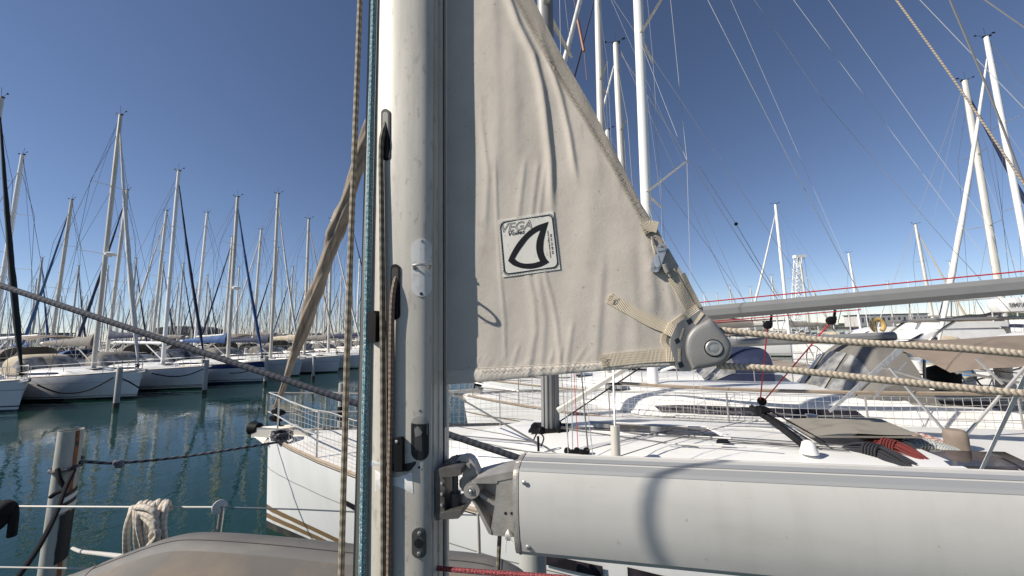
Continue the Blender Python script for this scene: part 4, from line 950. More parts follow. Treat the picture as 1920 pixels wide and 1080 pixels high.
# ---- mast section (own coordinates: a aft, b towards the camera)
AC, LA, LB = -.02, .1145, .078
prof = []
for k in range(29):
    th = math.pi/2+math.pi*k/28; prof.append((AC+LA*math.cos(th), LB*math.sin(th)))
port = [(.0, .0775), (.018, .0763), (.035, .0742), (.05, .0712), (.062, .0672), (.07, .062), (.0755, .0555), (.0765, .051), (.074, .050), (.074, .047), (.0785, .045), (.081, .030), (.079, .028), (.079, .025), (.083, .023), (.085, .0065), (.06, .0065)]
profile = prof + [(a, -b_) for a, b_ in port] + [(a, b_) for a, b_ in reversed(port)]
def on_mast(px, py, off=0.0):
    """point of the mast surface seen at a pixel"""
    d = ray(px, py); o = CAM-MO; oa, ob = o.dot(A), o.dot(B); da, db = d.dot(A), d.dot(B); best = None; n = len(profile)
    for i in range(n):
        (a0, b0), (a1, b1) = profile[i], profile[(i+1) % n]
        ea, eb = a1-a0, b1-b0; det = da*(-eb)+ea*db
        if abs(det) < 1e-12: continue
        ra, rb = a0-oa, b0-ob; t = (ra*(-eb)+ea*rb)/det; s_ = (da*rb-db*ra)/det
        if t > 0 and -1e-6 <= s_ <= 1+1e-6 and (best is None or t < best[0]):
            nn = (A*(-eb)+B*ea).normalized()
            if nn.dot(d) > 0: nn = -nn
            best = (t, nn)
    if best is None: return on_mast(px+1.5 if px < 780 else px-1.5, py, off)
    return CAM+d*best[0]+best[1]*off
nt = m_boom.node_tree; b = nt.nodes['Principled BSDF']; src = b.inputs['Base Color'].links[0].from_socket
k1 = math_(nt, 'MULTIPLY', ramp(nt, noise(nt, coords(nt, 'Object', (1, 1, 1)), 55, 2), .73, .77), .4); k2 = math_(nt, 'MULTIPLY', ramp(nt, noise(nt, coords(nt, 'Object', (9, 9, .8)), 2.5, 6), .5, .8), .3)
col = mixc(nt, k2, src, (.4, .38, .34)); col = mixc(nt, k1, col, (.22, .2, .18)); nt.links.new(col, b.inputs['Base Color'])
mast_t = thing('mast', 'big pale aluminium mast with ropes running down it in the foreground', 'mast', own(0, 0, 1.2))
mb = MB(); mb.loft([[own(a, b_, z) for a, b_ in profile] for z in (.9, 1.8, 2.6, 3.4, 4.5, 7.0)], True, True); mb.build('mast_section', m_mast, mast_t, 24)
mb = MB(); mb.loft([[own(a, b_, z) for a, b_ in ((-.13, .014), (-.137, .014), (-.138, .02), (-.158, .02), (-.160, .012), (-.160, -.012), (-.158, -.02), (-.138, -.02), (-.137, -.014), (-.13, -.014))] for z in (.9, 7)]); mb.build('pole_track', mat('grey_track', (.2, .19, .17), .45, .5), mast_t)
mb = MB(); mb.loft([[own(a, b_, z) for a, b_ in ((.07, .0058), (.0825, .0058), (.0825, -.0058), (.07, -.0058))] for z in (.9, 7)]); mb.build('luff_slot', m_dark, mast_t)
mb = MB(); mb.tube([own(.088, -.011, 2.56), own(.088, -.011, 7)], .0045, 6); mb.tube([own(.086, -.013, .9), own(.086, -.013, 2.45)], .004, 6); mb.build('luff_feeder', m_alu, mast_t)
def patch(mb, outline, off, th=.0, rings=5):
    n = len(outline); cx = sum(p[0] for p in outline)/n; cy = sum(p[1] for p in outline)/n
    vv = [on_mast(cx, cy, off)]; ff = []
    for r in range(1, rings+1):
        for p in outline: vv.append(on_mast(lerp(cx, p[0], r/rings), lerp(cy, p[1], r/rings), off))
    for k in range(n):
        k2 = (k+1) % n; ff.append((0, 1+k, 1+k2))
        for r in range(rings-1): ff.append((1+r*n+k, 1+(r+1)*n+k, 1+(r+1)*n+k2, 1+r*n+k2))
    if th:
        m0 = len(vv)
        for p in outline: vv.append(on_mast(p[0], p[1], off-th))
        for k in range(n):
            k2 = (k+1) % n; q = 1+(rings-1)*n; ff.append((q+k, m0+k, m0+k2, q+k2))
    mb.add(vv, ff); return mb
def stadium(cx, cy, w_, h_, n=9, r=None, tilt=0.0):
    r = r or w_/2; pts = []
    for qx, qy, a0 in ((1, -1, -90), (1, 1, 0), (-1, 1, 90), (-1, -1, 180)):
        for k in range(n):
            a = math.radians(a0+90*k/(n-1)); pts.append((cx+qx*(w_/2-r)+r*math.cos(a)+tilt*((cy+qy*(h_/2-r)+r*math.sin(a))-cy), cy+qy*(h_/2-r)+r*math.sin(a)))
    return pts
def mastpart(name, m, outlines, off, th, parent=None, rings=5, ang=30):
    b_ = MB()
    for o in outlines: patch(b_, o, off, th, rings)
    return b_.build(name, m, parent or mast_t, ang)
def stud(mb, px, py, r, h, o=0.0, n=12):
    p = on_mast(px, py, o); nn = (on_mast(px, py, o+.01)-p).normalized(); mb.lathe(p, nn, [(0, r), (h*.7, r), (h, r*.75), (h*1.01, r*.4), (h*.7, r*.38)], n)
# cover plate with strap eye
cp = mastpart('cover_plate', mat('plate_white', (.62, .61, .58), .45, .1, dirt=(.42, .41, .39), ds=40, dl=.55, dh=.7), [stadium(790.5, 502, 37, 109)], .002, .002)
mb = MB(); stud(mb, 791, 452, .0036, .004, .002); mb.build('bolt', m_steel, cp)
mastpart('bolt_hole', m_dark, [stadium(790, 551, 5.5, 6)], .0026, 0, cp, 2)
mb = MB(); q0, q1 = on_mast(777, 501, .003), on_mast(806, 500, .003); up = (on_mast(790, 500, .05)-on_mast(790, 500, 0)).normalized()
mb.tube(smooth([q0, q0+up*.016, lerp(q0, q1, .18)+up*.026, lerp(q0, q1, .5)+up*.03, lerp(q0, q1, .82)+up*.026, q1+up*.016, q1], 5), .0032, 8); stud(mb, 777, 502, .0055, .003, .002); stud(mb, 806, 501, .0055, .003, .002); mb.build('strap_eye', m_steel, cp)
# access hole with its plate
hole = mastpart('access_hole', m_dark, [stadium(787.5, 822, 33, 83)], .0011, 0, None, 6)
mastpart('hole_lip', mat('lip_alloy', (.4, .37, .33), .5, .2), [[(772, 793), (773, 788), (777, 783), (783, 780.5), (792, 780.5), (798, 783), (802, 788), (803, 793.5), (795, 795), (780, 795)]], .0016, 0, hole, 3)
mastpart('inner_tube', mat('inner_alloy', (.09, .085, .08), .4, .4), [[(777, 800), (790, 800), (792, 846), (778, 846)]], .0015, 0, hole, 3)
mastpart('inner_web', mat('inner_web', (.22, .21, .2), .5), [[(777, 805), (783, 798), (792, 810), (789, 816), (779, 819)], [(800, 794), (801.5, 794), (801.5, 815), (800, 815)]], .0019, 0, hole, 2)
mb = MB(); stud(mb, 787, 770, .0034, .001, 0); mb.build('rivet', m_cast, mast_t)
mastpart('plate_hole', m_dark, [stadium(786, 876, 4.5, 5)], .0014, 0, None, 2)
mastpart('backing_tape', mat('worn_black_paint', (.014, .014, .014), .6), [[(727, 866), (781, 865), (779, 871), (775, 876), (771, 881), (765, 884), (727, 883)]], .0008, 0, None, 3)
mastpart('worn_sticker', mat('white_sticker', (.78, .77, .74), .5, dirt=(.6, .58, .54), ds=60), [[(703, 881), (773, 886), (775, 925), (703, 921)]], .0006, 0, None, 8)
mastpart('grey_tape_band', m_tapeg, [[(687, 860), (742, 862), (742, 880), (686, 877)]], .0005, 0, None, 8)
# halyard exits
def exitbox(cx, cy, w_, h_, name='halyard_exit'):
    o = mastpart(name, m_black, [stadium(cx, cy, w_, h_)], .003, .003)
    mastpart('exit_opening', m_dark, [stadium(cx, cy+1, w_*.62, h_*.9)], .0034, 0, o, 4); return o
exitbox(724, 253, 16, 96); exitbox(742, 547, 17, 103)
mastpart('rope_guard', m_black, [[(700, 586), (711, 583), (714, 590), (713, 640), (706, 642), (698, 636)]], .016, .016)
g = mastpart('rope_guard', m_black, [[(745, 820), (756, 818), (759, 822), (759, 881), (744, 881)]], .014, .014)
mb = MB(); stud(mb, 749, 825, .004, .002, .014); mb.build('screw', m_steel, g)
mb = mastpart('lead_plate', m_castd, [stadium(786, 1017, 26, 57)], .004, .004)
mastpart('lead_hole', m_dark, [stadium(785.5, 1017, 17, 17)], .0046, 0, mb, 3)
b_ = MB(); stud(b_, 787, 998, .0045, .003, .004); stud(b_, 786, 1036, .0045, .003, .004); b_.build('screw', m_steel, mb)
vs, fs, w_ = text_geo('SELDEN', 0, 0, .03)
b_ = MB(); b_.add([on_mast(735.5-y*13, 812-x*100, .0006) for x, y in vs], fs); b_.build('lettering', m_black, mast_t)
# ---- ropes on the mast
def mrope(name, label, pts, r, m, off, inner=None):
    P = ([on_mast(*q, -.01) for q in inner] if inner else []) + [on_mast(x, y, off) for x, y in pts]
    return rope(name, label, 'rope', P, r, m, None, 12, True, 8)
m_teal = ropemat('teal_rope', (.13, .27, .31), (.08, .19, .22), 'braid', .5, fleck=(.6, .68, .68))
m_olive = ropemat('olive_rope', (.24, .21, .155), (.1, .085, .06), 'braid', .28)
m_oldtan = ropemat('old_tan_rope', (.4, .34, .26), (.16, .13, .095), 'braid', .3)
m_speck = ropemat('speckled_rope', (.3, .22, .16), (.2, .145, .105), 'braid', .5, fleck=(.06, .03, .025))
rope('halyard', 'tan braided halyard hanging free left of the mast', 'rope', [onp(676, -20, .03), onp(664, 300, .03), onp(654, 560, .03), onp(647, 800, .03), onp(639, 1110, .03)], .0078, m_oldtan, None, 12)
mrope('halyard', 'teal flecked halyard running down the front of the mast', [(709, -20), (704, 200), (699, 430), (695, 650), (691, 860), (687, 1110)], .0088, m_teal, .011)
mrope('halyard', 'dark olive halyard coming out of the upper mast slot', [(722, 258), (720, 300), (721, 420), (723, 700), (724, 1110)], .0072, m_olive, .010, [(724, 218)])
mrope('halyard', 'brown speckled halyard coming out of the lower mast slot', [(741, 550), (738, 620), (737, 760), (735, 900), (733, 1110)], .0066, m_speck, .010, [(743, 508)])
# ---- gooseneck on the mast
def P2(outline, bf, th, mb, hol=()):
    pts = [onp(x, y, bf) for x, y in outline]; mb.prism(pts, B*-th, [[onp(x, y, bf) for x, y in h] for h in hol]); return mb
def c7(pts): return [(800+x/4.5, 840+y/4.5) for x, y in pts]
def arc(cx, cy, r, n=14, a0=0, a1=360): return [(cx+r*math.cos(math.radians(a0+(a1-a0)*k/n)), cy+r*math.sin(math.radians(a0+(a1-a0)*k/n))) for k in range(n)]
gb = MB(); P2(c7([(72, 200), (92, 172), (150, 165), (150, 600), (75, 612)]), .048, .09, gb)
P2(c7([(100, 178), (180, 165), (275, 168), (288, 178), (288, 225), (270, 235), (110, 250)]), .055, .1, gb)
P2(c7([(110, 555), (180, 535), (285, 530), (290, 575), (265, 597), (110, 605)]), .055, .1, gb)
P2(c7([(150, 162), (190, 108), (230, 125), (282, 168)]), .03, .05, gb)
brk = gb.build('gooseneck_bracket', m_castd, mast_t)
for y in (297, 388, 480):
    mb = MB(); p = onp(800+128/4.5, 840+y/4.5, .049); mb.lathe(p, B, [(0, .0035), (.0025, .0033), (.003, .001)], 10); mb.build('rivet', m_cast, brk)
mb = MB(); p = onp(800+240/4.5, 840+180/4.5, .02); q = onp(800+245/4.5, 840+560/4.5, .02); mb.tube([p, q], .0075, 12); q = onp(800+243/4.5, 840+370/4.5, .02); q2 = onp(800+243/4.5, 840+520/4.5, .02); mb.tube([q, q2], .0135, 14); mb.build('hinge_pin', m_castd, brk)
# ---- boom
boom_lo = onp(800+800/4.5, 840+860/4.5, .07)
bp0 = onp(978, 865, .03); a0, _, zt0 = toown(bp0); SL = .014
boom_t = thing('boom', 'large pale aluminium boom running off the right edge in front of the white deck', 'boom', own(a0, 0, zt0-.11))
half = [(0, 0), (.027, -.001), (.0285, .0012), (.0305, .0012), (.032, -.002), (.054, -.008), (.060, -.0145), (.066, -.033), (.0715, -.075), (.073, -.11), (.0715, -.145), (.066, -.185), (.058, -.215), (.05, -.228), (0, -.229)]
half = [(x, z*.845) for x, z in half]
bprof = half + [(-x, z) for x, z in reversed(half[1:-1])]
def bpt(a, x, z): return own(a, x, zt0+(a-a0)*SL+z)
nose = lambda x, z: .006+.02*max(0, (z+.22)/.22)**2*0 + .012*(1-((x)/.075)**2)*0
mb = MB(); aa = [a0, a0+.3, a0+.8, a0+1.5, a0+2.6]
mb.loft([[bpt(a, x, z) for x, z in bprof] for a in aa], True, True); mb.build('boom_section', m_boom, boom_t, 18)
mb = MB()
for k0, k1 in ((0, 2), (4, 6)):
    mb.grid(lambda u, v: bpt(lerp(a0+.001, a0+2.59, u), *[lerp(half[k0][i], half[k1 if v == 1 else k0][i], v) if v in (0, 1) else 0 for i in (0, 1)])+V((0, 0, .0012))+B*.0004, 8, 1) if k1-k0 == 99 else [mb.grid(lambda u, v, k=k: bpt(lerp(a0+.001, a0+2.59, u), lerp(half[k][0], half[k+1][0], v), lerp(half[k][1], half[k+1][1], v))+V((0, 0, .0012))+B*.0004, 8, 1) for k in range(k0, k1)]
mb.build('top_band', m_boomt, boom_t, 30)
mb = MB(); mb.loft([[bpt(a, x*k, (z+.115)*k-.115) for x, z in bprof] for a, k in ((a0-.006, 1.012), (a0-.001, 1.012))], True, True); mb.loft([[bpt(a, x*k, (z+.115)*k-.115) for x, z in bprof] for a, k in ((a0-.014, .985), (a0-.006, .995))], True, True); mb.build('end_cap', m_cast, boom_t, 30)
for (x, y, bb) in ((983, 905, .0705), (990, 1026, .0625)):
    mb = MB(); p = onp(x, y, bb); mb.lathe(p, (B-A*.05).normalized(), [(0, .0052), (.0015, .0052), (.003, .003), (.0031, .0016), (.001, .0014)], 14); mb.build('screw', m_steel, boom_t)
# cast end fitting
mb = MB()
P2(c7([(590, 292), (650, 262), (735, 240), (765, 750), (700, 752), (545, 735), (540, 690), (575, 480)]), .040, .08, mb)      # cheek
P2(c7([(345, 285), (400, 265), (500, 240), (735, 193), (740, 250), (600, 280), (590, 300), (430, 300), (380, 300)]), .042, .084, mb)   # upper arm
P2(c7([(340, 395), (380, 420), (440, 500), (545, 700), (545, 735), (522, 722), (400, 475)]), .042, .084, mb)    # lower arm
P2(c7([(420, 370), (445, 372), (575, 462), (572, 490), (545, 472), (425, 395)]), .036, .07, mb)        # rib
P2(c7([(400, 290), (600, 290), (580, 700), (545, 700), (400, 430)]), .008, .02, mb)        # recessed web
o = c7(arc(378, 362, 68, 22)); P2(o, .046, .092, mb)
fit = mb.build('cast_end_fitting', m_cast, boom_t, 30)
mb = MB(); p = onp(800+374/4.5, 840+362/4.5, .046); mb.lathe(p, B, [(0, .0095), (.002, .0095), (.0022, .0065), (-.001, .0062)], 18); mb.lathe(p, B, [(-.002, .0045), (.005, .0045), (.0062, .003)], 6); mb.build('pivot_bolt', m_steel, fit)
mb = MB()
for x in (666, 718): p = onp(800+x/4.5, 840+552/4.5, .0402); mb.lathe(p, B, [(0, .0036), (.0004, .0036)], 12)
mb.build('bored_hole', m_dark, fit)
mb = MB(); P2(c7([(262, 88), (300, 76), (340, 76), (372, 96), (398, 130), (450, 250), (425, 262), (385, 265), (345, 300), (322, 360), (360, 440), (290, 500), (285, 440), (310, 400), (312, 372), (296, 350), (275, 322), (275, 275), (302, 238), (308, 165), (285, 150), (262, 128), (250, 108)]), .014, .03, mb, [c7(list(reversed(arc(275, 120, 14, 10))))]); tg = mb.build('toggle', m_cast, boom_t, 30)
mb = MB(); P2(c7([(335, 130), (360, 135), (365, 170), (345, 200), (325, 190)]), .022, .012, mb); mb.build('toggle_lug', m_cast, tg)
# lashing and tack line
rope('tack_line', 'olive line hanging from the cast boom end', 'rope', [onp(937, 1002, .0), onp(935, 1040, .0), onp(932, 1110, .0)], .0052, m_olive, None, 10)
b_ = MB()
for k in range(7):
    x = 952.5; d_ = (k-3)*1.6
    b_.tube(smooth([onp(x, 993, .044), onp(x-1+d_*.6, 1001, .05), onp(x+d_, 1010, .047), onp(x+d_*.8, 1013, .043)], 4), .0012, 5)
b_.tube(smooth([onp(950, 1008, .047), onp(948, 1022, .046), onp(948, 1037, .046)], 4), .0014, 5); b_.tube(smooth([onp(955, 1008, .047), onp(961, 1016, .046), onp(960, 1020, .046)], 4), .0012, 5)
tag(b_.build('cord_lashing', m_sailw), 'small white cord tied through the lower edge of the boom end', 'cord')
rope('reef_line', 'dark red flecked rope running right from the foot of the mast', 'rope', [own(.06, .03, 2.24), onp(826, 1066, .03), onp(900, 1072, .05), onp(1050, 1083, .1), onp(1150, 1095, .12)], .0052, ropemat('red_fleck_rope', (.22, .02, .03), (.05, .008, .01), 'braid', .5, fleck=(.5, .15, .15)), None, 10)
# ================================================================== mainsail clew
LEECH = [(-340, 842), (0, 1000), (100, 1050), (200, 1108), (300, 1160), (390, 1205), (440, 1235), (560, 1298), (600, 1318), (760, 1318)]
STITCH = [(-340, 836), (0, 970), (130, 1040), (225, 1100), (310, 1150), (420, 1210), (470, 1238)]
FOOT = [(836, 720), (900, 716), (1060, 700), (1200, 689), (1320, 682)]
HEMT = [(836, 695), (900, 692), (1060, 684), (1120, 680), (1150, 677)]
RIDGES = [  # (y, x) course, height, width px, fade px
 ([(-60, 938), (0, 957), (45, 973), (100, 1001), (160, 1016), (200, 1022), (300, 1033), (400, 1036)], .0085, 8, (-400, 330, 90)),
 ([(70, 1014), (100, 1026), (180, 1052), (250, 1068), (340, 1082)], .0055, 6, (90, 290, 60)),
 ([(300, 929), (400, 932), (520, 939), (600, 946), (690, 948)], 0.0018, 3.0, (330, 640, 50)),
 ([(515, 1022), (560, 1035), (600, 1043), (690, 1052)], 0.0021, 4.5, (520, 680, 30)),
 ([(510, 990), (560, 1001), (620, 1005), (690, 992)], 0.0022, 6, (530, 690, 40)),
 ([(520, 1010), (600, 1022), (690, 1016)], 0.0020, 7, (530, 690, 40)),
 ([(600, 1075), (690, 1062)], 0.0020, 5, (620, 690, 30)),
 ([(300, 985), (400, 973)], 0.0021, 5, (320, 396, 30)), ([(300, 1010), (400, 998)], 0.0020, 5, (320, 396, 30)), ([(300, 1024), (400, 1012)], 0.0018, 4, (330, 396, 30)),
 ([(200, 900), (330, 915), (430, 910)], 0.0020, 6, (250, 400, 50)), ([(-50, 922), (200, 933), (330, 930)], 0.0020, 14, (0, 300, 80)), ([(100, 960), (300, 968)], 0.0020, 16, (100, 280, 80)),
 ([(450, 1213), (500, 1219), (560, 1226)], 0.0040, 13, (470, 560, 40)), ([(480, 1246), (580, 1262)], 0.0026, 8, (500, 570, 30)), ([(470, 1185), (620, 1192)], 0.0020, 14, (480, 620, 60)),
 ([(500, 1130), (680, 1118)], 0.0026, 9, (520, 660, 60)), ([(350, 1100), (600, 1105)], 0.0033, 30, (350, 600, 100)), ([(560, 1165), (690, 1150)], 0.0020, 16, (580, 690, 40)),
 ([(230, 1130), (330, 1160)], 0.0020, 9, (230, 330, 60)), ([(120, 1080), (300, 1120)], 0.0020, 14, (150, 300, 60)),
]
random.seed(5)
for k in range(16):
    x = 868+k*15+random.uniform(-5, 5); l = random.uniform(20, 70)*(1.3 if x < 960 else .8); s_ = random.uniform(5, 26)
    RIDGES.append(([(695-l, x+s_), (695, x-4)], random.uniform(.0006, .0016), random.uniform(2.2, 4), (695-l*.8, 690, l*.3)))
def fold(x, y):
    h = 0.0
    for pts, amp, sg, (y0, y1, fd) in RIDGES:
        if y < y0-fd*1.5 or y > y1+fd*1.5: continue
        d = x-pl(pts, y)
        if abs(d) > sg*3.2: continue
        w_ = 1.0
        if y < y0: w_ = math.exp(-((y0-y)/fd)**2*2.5)
        if y > y1: w_ = math.exp(-((y-y1)/fd)**2*2.5)
        sg2 = sg*(.7 if d > 0 else 1.25)
        h += .88*amp*w_*math.exp(-(d/sg2)**2)
    edge = min(1, max(0, (x-836)/40))
    h += edge*(.0018*math.sin(x*.021+y*.004)+.0009*math.sin(x*.043-y*.011+1)+.0004*math.sin(x*.09+y*.02))
    return h
def sf(x, y, off=0.0): return onp(x, y, fold(x, y)+off)
m_cloth, nt, b = newmat('uv_sailcloth'); b.inputs['Roughness'].default_value = .9
c_ = coords(nt); cl = mixc(nt, ramp(nt, noise(nt, c_, 14, 5), .35, .75), (.52, .472, .413), (.465, .42, .362))
cl = mixc(nt, math_(nt, 'MULTIPLY', ramp(nt, noise(nt, coords(nt, 'Object', (1, 1, .4)), 30, 3), .62, .72), .3), cl, (.33, .29, .24)); cl = mixc(nt, math_(nt, 'MULTIPLY', ramp(nt, noise(nt, c_, 75, 2), .71, .75), .55), cl, (.16, .14, .12)); nt.links.new(cl, b.inputs['Base Color'])
hh = math_(nt, 'ADD', noise(nt, coords(nt, 'Object', (1, 1, 9)), 170, 2), math_(nt, 'ADD', noise(nt, coords(nt, 'Object', (6, 6, 1)), 170, 2), math_(nt, 'MULTIPLY', noise(nt, c_, 40, 3), 1.6)))
bump(nt, b, hh, .4, .0015)
m_tabl = mat('sail_tabling', (.56, .512, .445), .9, dirt=(.49, .445, .385), ds=12, bs=.5, bsc=120)
m_thread = mat('dark_thread', (.2, .165, .13), .8)
m_web, nt, b = newmat('cream_webbing'); b.inputs['Roughness'].default_value = .85; uv = coords(nt, 'UV'); sp_ = nt.nodes.new('ShaderNodeSeparateXYZ'); nt.links.new(uv, sp_.inputs[0])
s1 = math_(nt, 'SINE', math_(nt, 'MULTIPLY', sp_.outputs[0], 6.2832)); s2 = math_(nt, 'SINE', math_(nt, 'MULTIPLY', sp_.outputs[1], 6.2832*5)); hw = math_(nt, 'MULTIPLY', s1, math_(nt, 'ADD', math_(nt, 'MULTIPLY', s2, .4), .8))
cw = mixc(nt, ramp(nt, hw, -.9, .3), (.4, .33, .23), (.66, .58, .45)); cw = mixc(nt, ramp(nt, noise(nt, coords(nt), 40, 3), .5, .75), cw, (.5, .43, .33)); nt.links.new(cw, b.inputs['Base Color']); bump(nt, b, hw, .7, .0012)
sail_t = thing('mainsail', 'beige canvas sail corner with a square maker patch beside the mast', 'sail', own(.3, 0, 2.7))
def spt(u, v, off=0.0):
    y0 = -340+v*1060; x = lerp(838, pl(LEECH, y0), u); y = lerp(y0, y0-(720-pl(FOOT, x)), max(0, (v-.6)/.4)**1.5) if v > .6 else y0
    return x, y
mb = MB(); mb.grid(lambda u, v: sf(*spt(u, v)), 150, 230); mb.build('sail_panel', m_cloth, sail_t, 180)
mb = MB(); ys = [-340+k*8 for k in range(103)]
def tapef(u, v):
    y = -340+v*810; x = lerp(pl(STITCH, y)-7, pl(LEECH, y)+1.2, u); return sf(x, y, .0016*min(1, u*9+.15)-.0011*max(0, (u-.8)/.2)**2+.0006)
mb.grid(tapef, 8, 110); mb.build('leech_tabling', m_tabl, sail_t, 180)
def hemf(u, v):
    x = lerp(838, 1300, u); y = lerp(pl(HEMT, x), pl(FOOT, x)+1.0, v); return sf(x, y, .0012+.0035*math.sin(math.pi*min(1, .05+v*.95))**.6+.0007*math.sin(x*.9+y*.3+3*math.sin(x*.13))*(1-v))
mb.grid(hemf, 200, 8); mb.build('foot_hem', m_tabl, sail_t, 180)
mb = MB(); zig = []
y = -60.0; k = 0
while y < 408:
    x = pl(STITCH, y); zig.append(sf(x+(4.5 if k % 2 else -3), y+(2 if k % 2 else 0), .0042)); y += 4.6; k += 1
mb.tube(zig, .00042, 4, False)
zig = []; x = 902.0; k = 0
while x < 1118:
    y = pl(HEMT, x)+3; zig.append(sf(x, y+(4 if k % 2 else -2), .0062)); x += 4.4; k += 1
mb.tube(zig, .0004, 4, False)
mb.build('zigzag_stitching', m_thread, sail_t)
mb = MB(); mb.tube([sf(x, pl(HEMT, x)-1.5, .0022) for x in range(838, 1150, 6)], .0009, 5, False); mb.build('seam_cord', m_tabl, sail_t)
# maker patch
C4 = ((933.5, 413), (1037.5, 396), (1050.5, 505), (943, 520))
def pq(u, v): return (lerp(lerp(C4[0][0], C4[1][0], u), lerp(C4[3][0], C4[2][0], u), v), lerp(lerp(C4[0][1], C4[1][1], u), lerp(C4[3][1], C4[2][1], u), v))
def pbase(x, y): return fold(x, y)*.6
def pf(x, y, off): return onp(x, y, pbase(x, y)+.0019+off)
m_patch = mat('patch_vinyl', (.62, .6, .54), .6, dirt=(.4, .38, .34), ds=90, dl=.6, dh=.75); m_ink = nospec(mat('black_ink', (.012, .013, .016), .7))
mb = MB(); mb.grid(lambda u, v: pf(*pq(u, v), 0), 24, 24); edge = [pq(k/20, 0) for k in range(20)]+[pq(1, k/20) for k in range(20)]+[pq(1-k/20, 1) for k in range(20)]+[pq(0, 1-k/20) for k in range(20)]
n = len(edge); vv = [pf(*e, 0) for e in edge]+[sf(*e, -.0005) for e in edge]; mb.add(vv, [(k, (k+1) % n, (k+1) % n+n, k+n) for k in range(n)]); pat = mb.build('maker_patch', m_patch, sail_t, 60)
def c5(pts): return [(900+x/7.2, 380+y/7.2) for x, y in pts]
def curve2(P, n=6): return [(p.x, p.y) for p in smooth([V((x, y, 0)) for x, y in P], n)]
outer = curve2(c5([(925, 255), (850, 280), (770, 310), (700, 350), (620, 415), (540, 500), (485, 575), (440, 650), (405, 720), (378, 785)]))+curve2(c5([(378, 785), (415, 820), (460, 850), (560, 882), (650, 892), (740, 885), (840, 856), (935, 802)]))[1:]+curve2(c5([(935, 802), (890, 750), (862, 680), (854, 620), (860, 520), (885, 400), (925, 255)]))[1:-1]
inner = curve2(c5([(815, 370), (760, 398), (700, 442), (640, 500), (580, 580), (520, 665), (468, 755)]))+curve2(c5([(468, 755), (500, 785), (550, 810), (620, 822), (720, 815), (810, 790)]))[1:]+curve2(c5([(810, 790), (785, 740), (765, 670), (757, 600), (768, 500), (815, 370)]))[1:-1]
tris = tessellate_polygon([[V((x, y, 0)) for x, y in outer], [V((x, y, 0)) for x, y in inner]])
mb = MB(); mb.add([pf(x, y, .0006) for x, y in outer+inner], [tuple(t) for t in tris]); mb.build('fin_emblem', m_ink, pat)
def ptext(s, O, ex, ey, name, outline=0.0, shear=0.0, bold=0.0):
    vs, fs, w_ = text_geo(s, shear, outline, bold); b_ = MB()
    b_.add([pf(O[0]+x*ex[0]+y*ey[0], O[1]+x*ex[1]+y*ey[1], .0006) for x, y in vs], fs); return b_.build(name, m_ink, pat)
ptext('VEGA', (941, 436), (57, -8.3), (-1.5, -22), 'lettering', .015, .25)
ptext('Voiles', (953.5, 442.5), (31, -5), (-1, -11), 'lettering', 0, .25, .015)
ptext('www.vegavoiles.com', (1033.5, 483.5), (-5.5, -50.7), (-4.4, .5), 'lettering', 0, 0, .02)
ptext('04 68 53 19 90', (1038, 476), (-3.5, -37.5), (-4.6, .5), 'lettering', 0, 0, .02)
bord = stadium(.5, .5, .93, .9, 7, .09); mb = MB(); bp = [pf(*pq(u, v), .0008) for u, v in bord]; bp.append(bp[0])
mb.tube(bp, .0011, 4, False)
zz = [];
for i in range(len(bord)):
    u0, v0 = bord[i]; u1, v1 = bord[(i+1) % len(bord)]; m_ = max(1, int(math.hypot(u1-u0, v1-v0)/.045))
    for j in range(m_):
        u, v = lerp(u0, u1, j/m_), lerp(v0, v1, j/m_); zz.append(pf(*pq(u, v), .001)); k_ = 1.065; zz.append(pf(*pq(.5+(u-.5)*k_, .5+(v-.5)*k_), .001))
mb.tube(zz, .00035, 3, False); mb.build('patch_stitching', m_ink, pat)
# webbing straps to the clew block
def c6(pts): return [(1100+x/3.6, 400+y/3.6) for x, y in pts]
def strap(path, wd, off, name='webbing_strap', rib=2.2, lift=None):
    P = [V((x, y, 0)) for x, y in curve2(c6(path), 10)]; L_ = sum((P[i+1]-P[i]).length for i in range(len(P)-1)); n = len(P)-1
    def fn(u, v):
        i = min(n, int(round(u*n))); t = (P[min(i+1, n)]-P[max(i-1, 0)]).normalized(); q = P[i]+V((-t.y, t.x, 0))*(v-.5)*wd/3.6
        ex = lift(u) if lift else 0
        return onp(q.x, q.y, fold(q.x, q.y)*.6+off+ex)
    b_ = MB(); b_.grid(fn, n, 6, us=L_/rib, vs=1)
    vv = []; 
    for i in range(n+1):
        for v in (0, 1): p = fn(i/n, v); vv += [p, p-B*.0045]
    ff = []
    for i in range(n):
        k = i*4; ff += [(k, k+1, k+5, k+4), (k+2, k+6, k+7, k+3)]
    ff += [(0, 2, 3, 1), (n*4, n*4+1, n*4+3, n*4+2)]
    b_.add(vv, ff); return b_.build(name, m_web, sail_t, 50)
strap([(560, 390), (612, 480), (668, 580), (715, 655)], 74, .0035)
strap([(700, 640), (735, 690), (765, 715)], 92, .010, lift=lambda u: .006*u)
strap([(150, 572), (300, 655), (430, 728), (550, 775)], 74, .0042)
strap([(540, 772), (600, 800), (648, 815)], 84, .0085, lift=lambda u: .007*u)
strap([(100, 1000), (250, 982), (400, 968), (550, 958)], 84, .0068)
strap([(540, 958), (600, 955), (635, 955)], 88, .011, lift=lambda u: .005*u)
strap([(555, 920), (520, 870), (535, 800), (585, 745), (660, 690)], 34, .0030, 'corner_binding', 1.6)
strap([(650, 405), (690, 490), (735, 575), (765, 640)], 30, .0035, 'leech_binding', 1.6)
strap([(375, 110), (430, 85), (480, 95)], 75, .0075, 'tape_keeper', 1.8)
mb = MB(); random.seed(3)
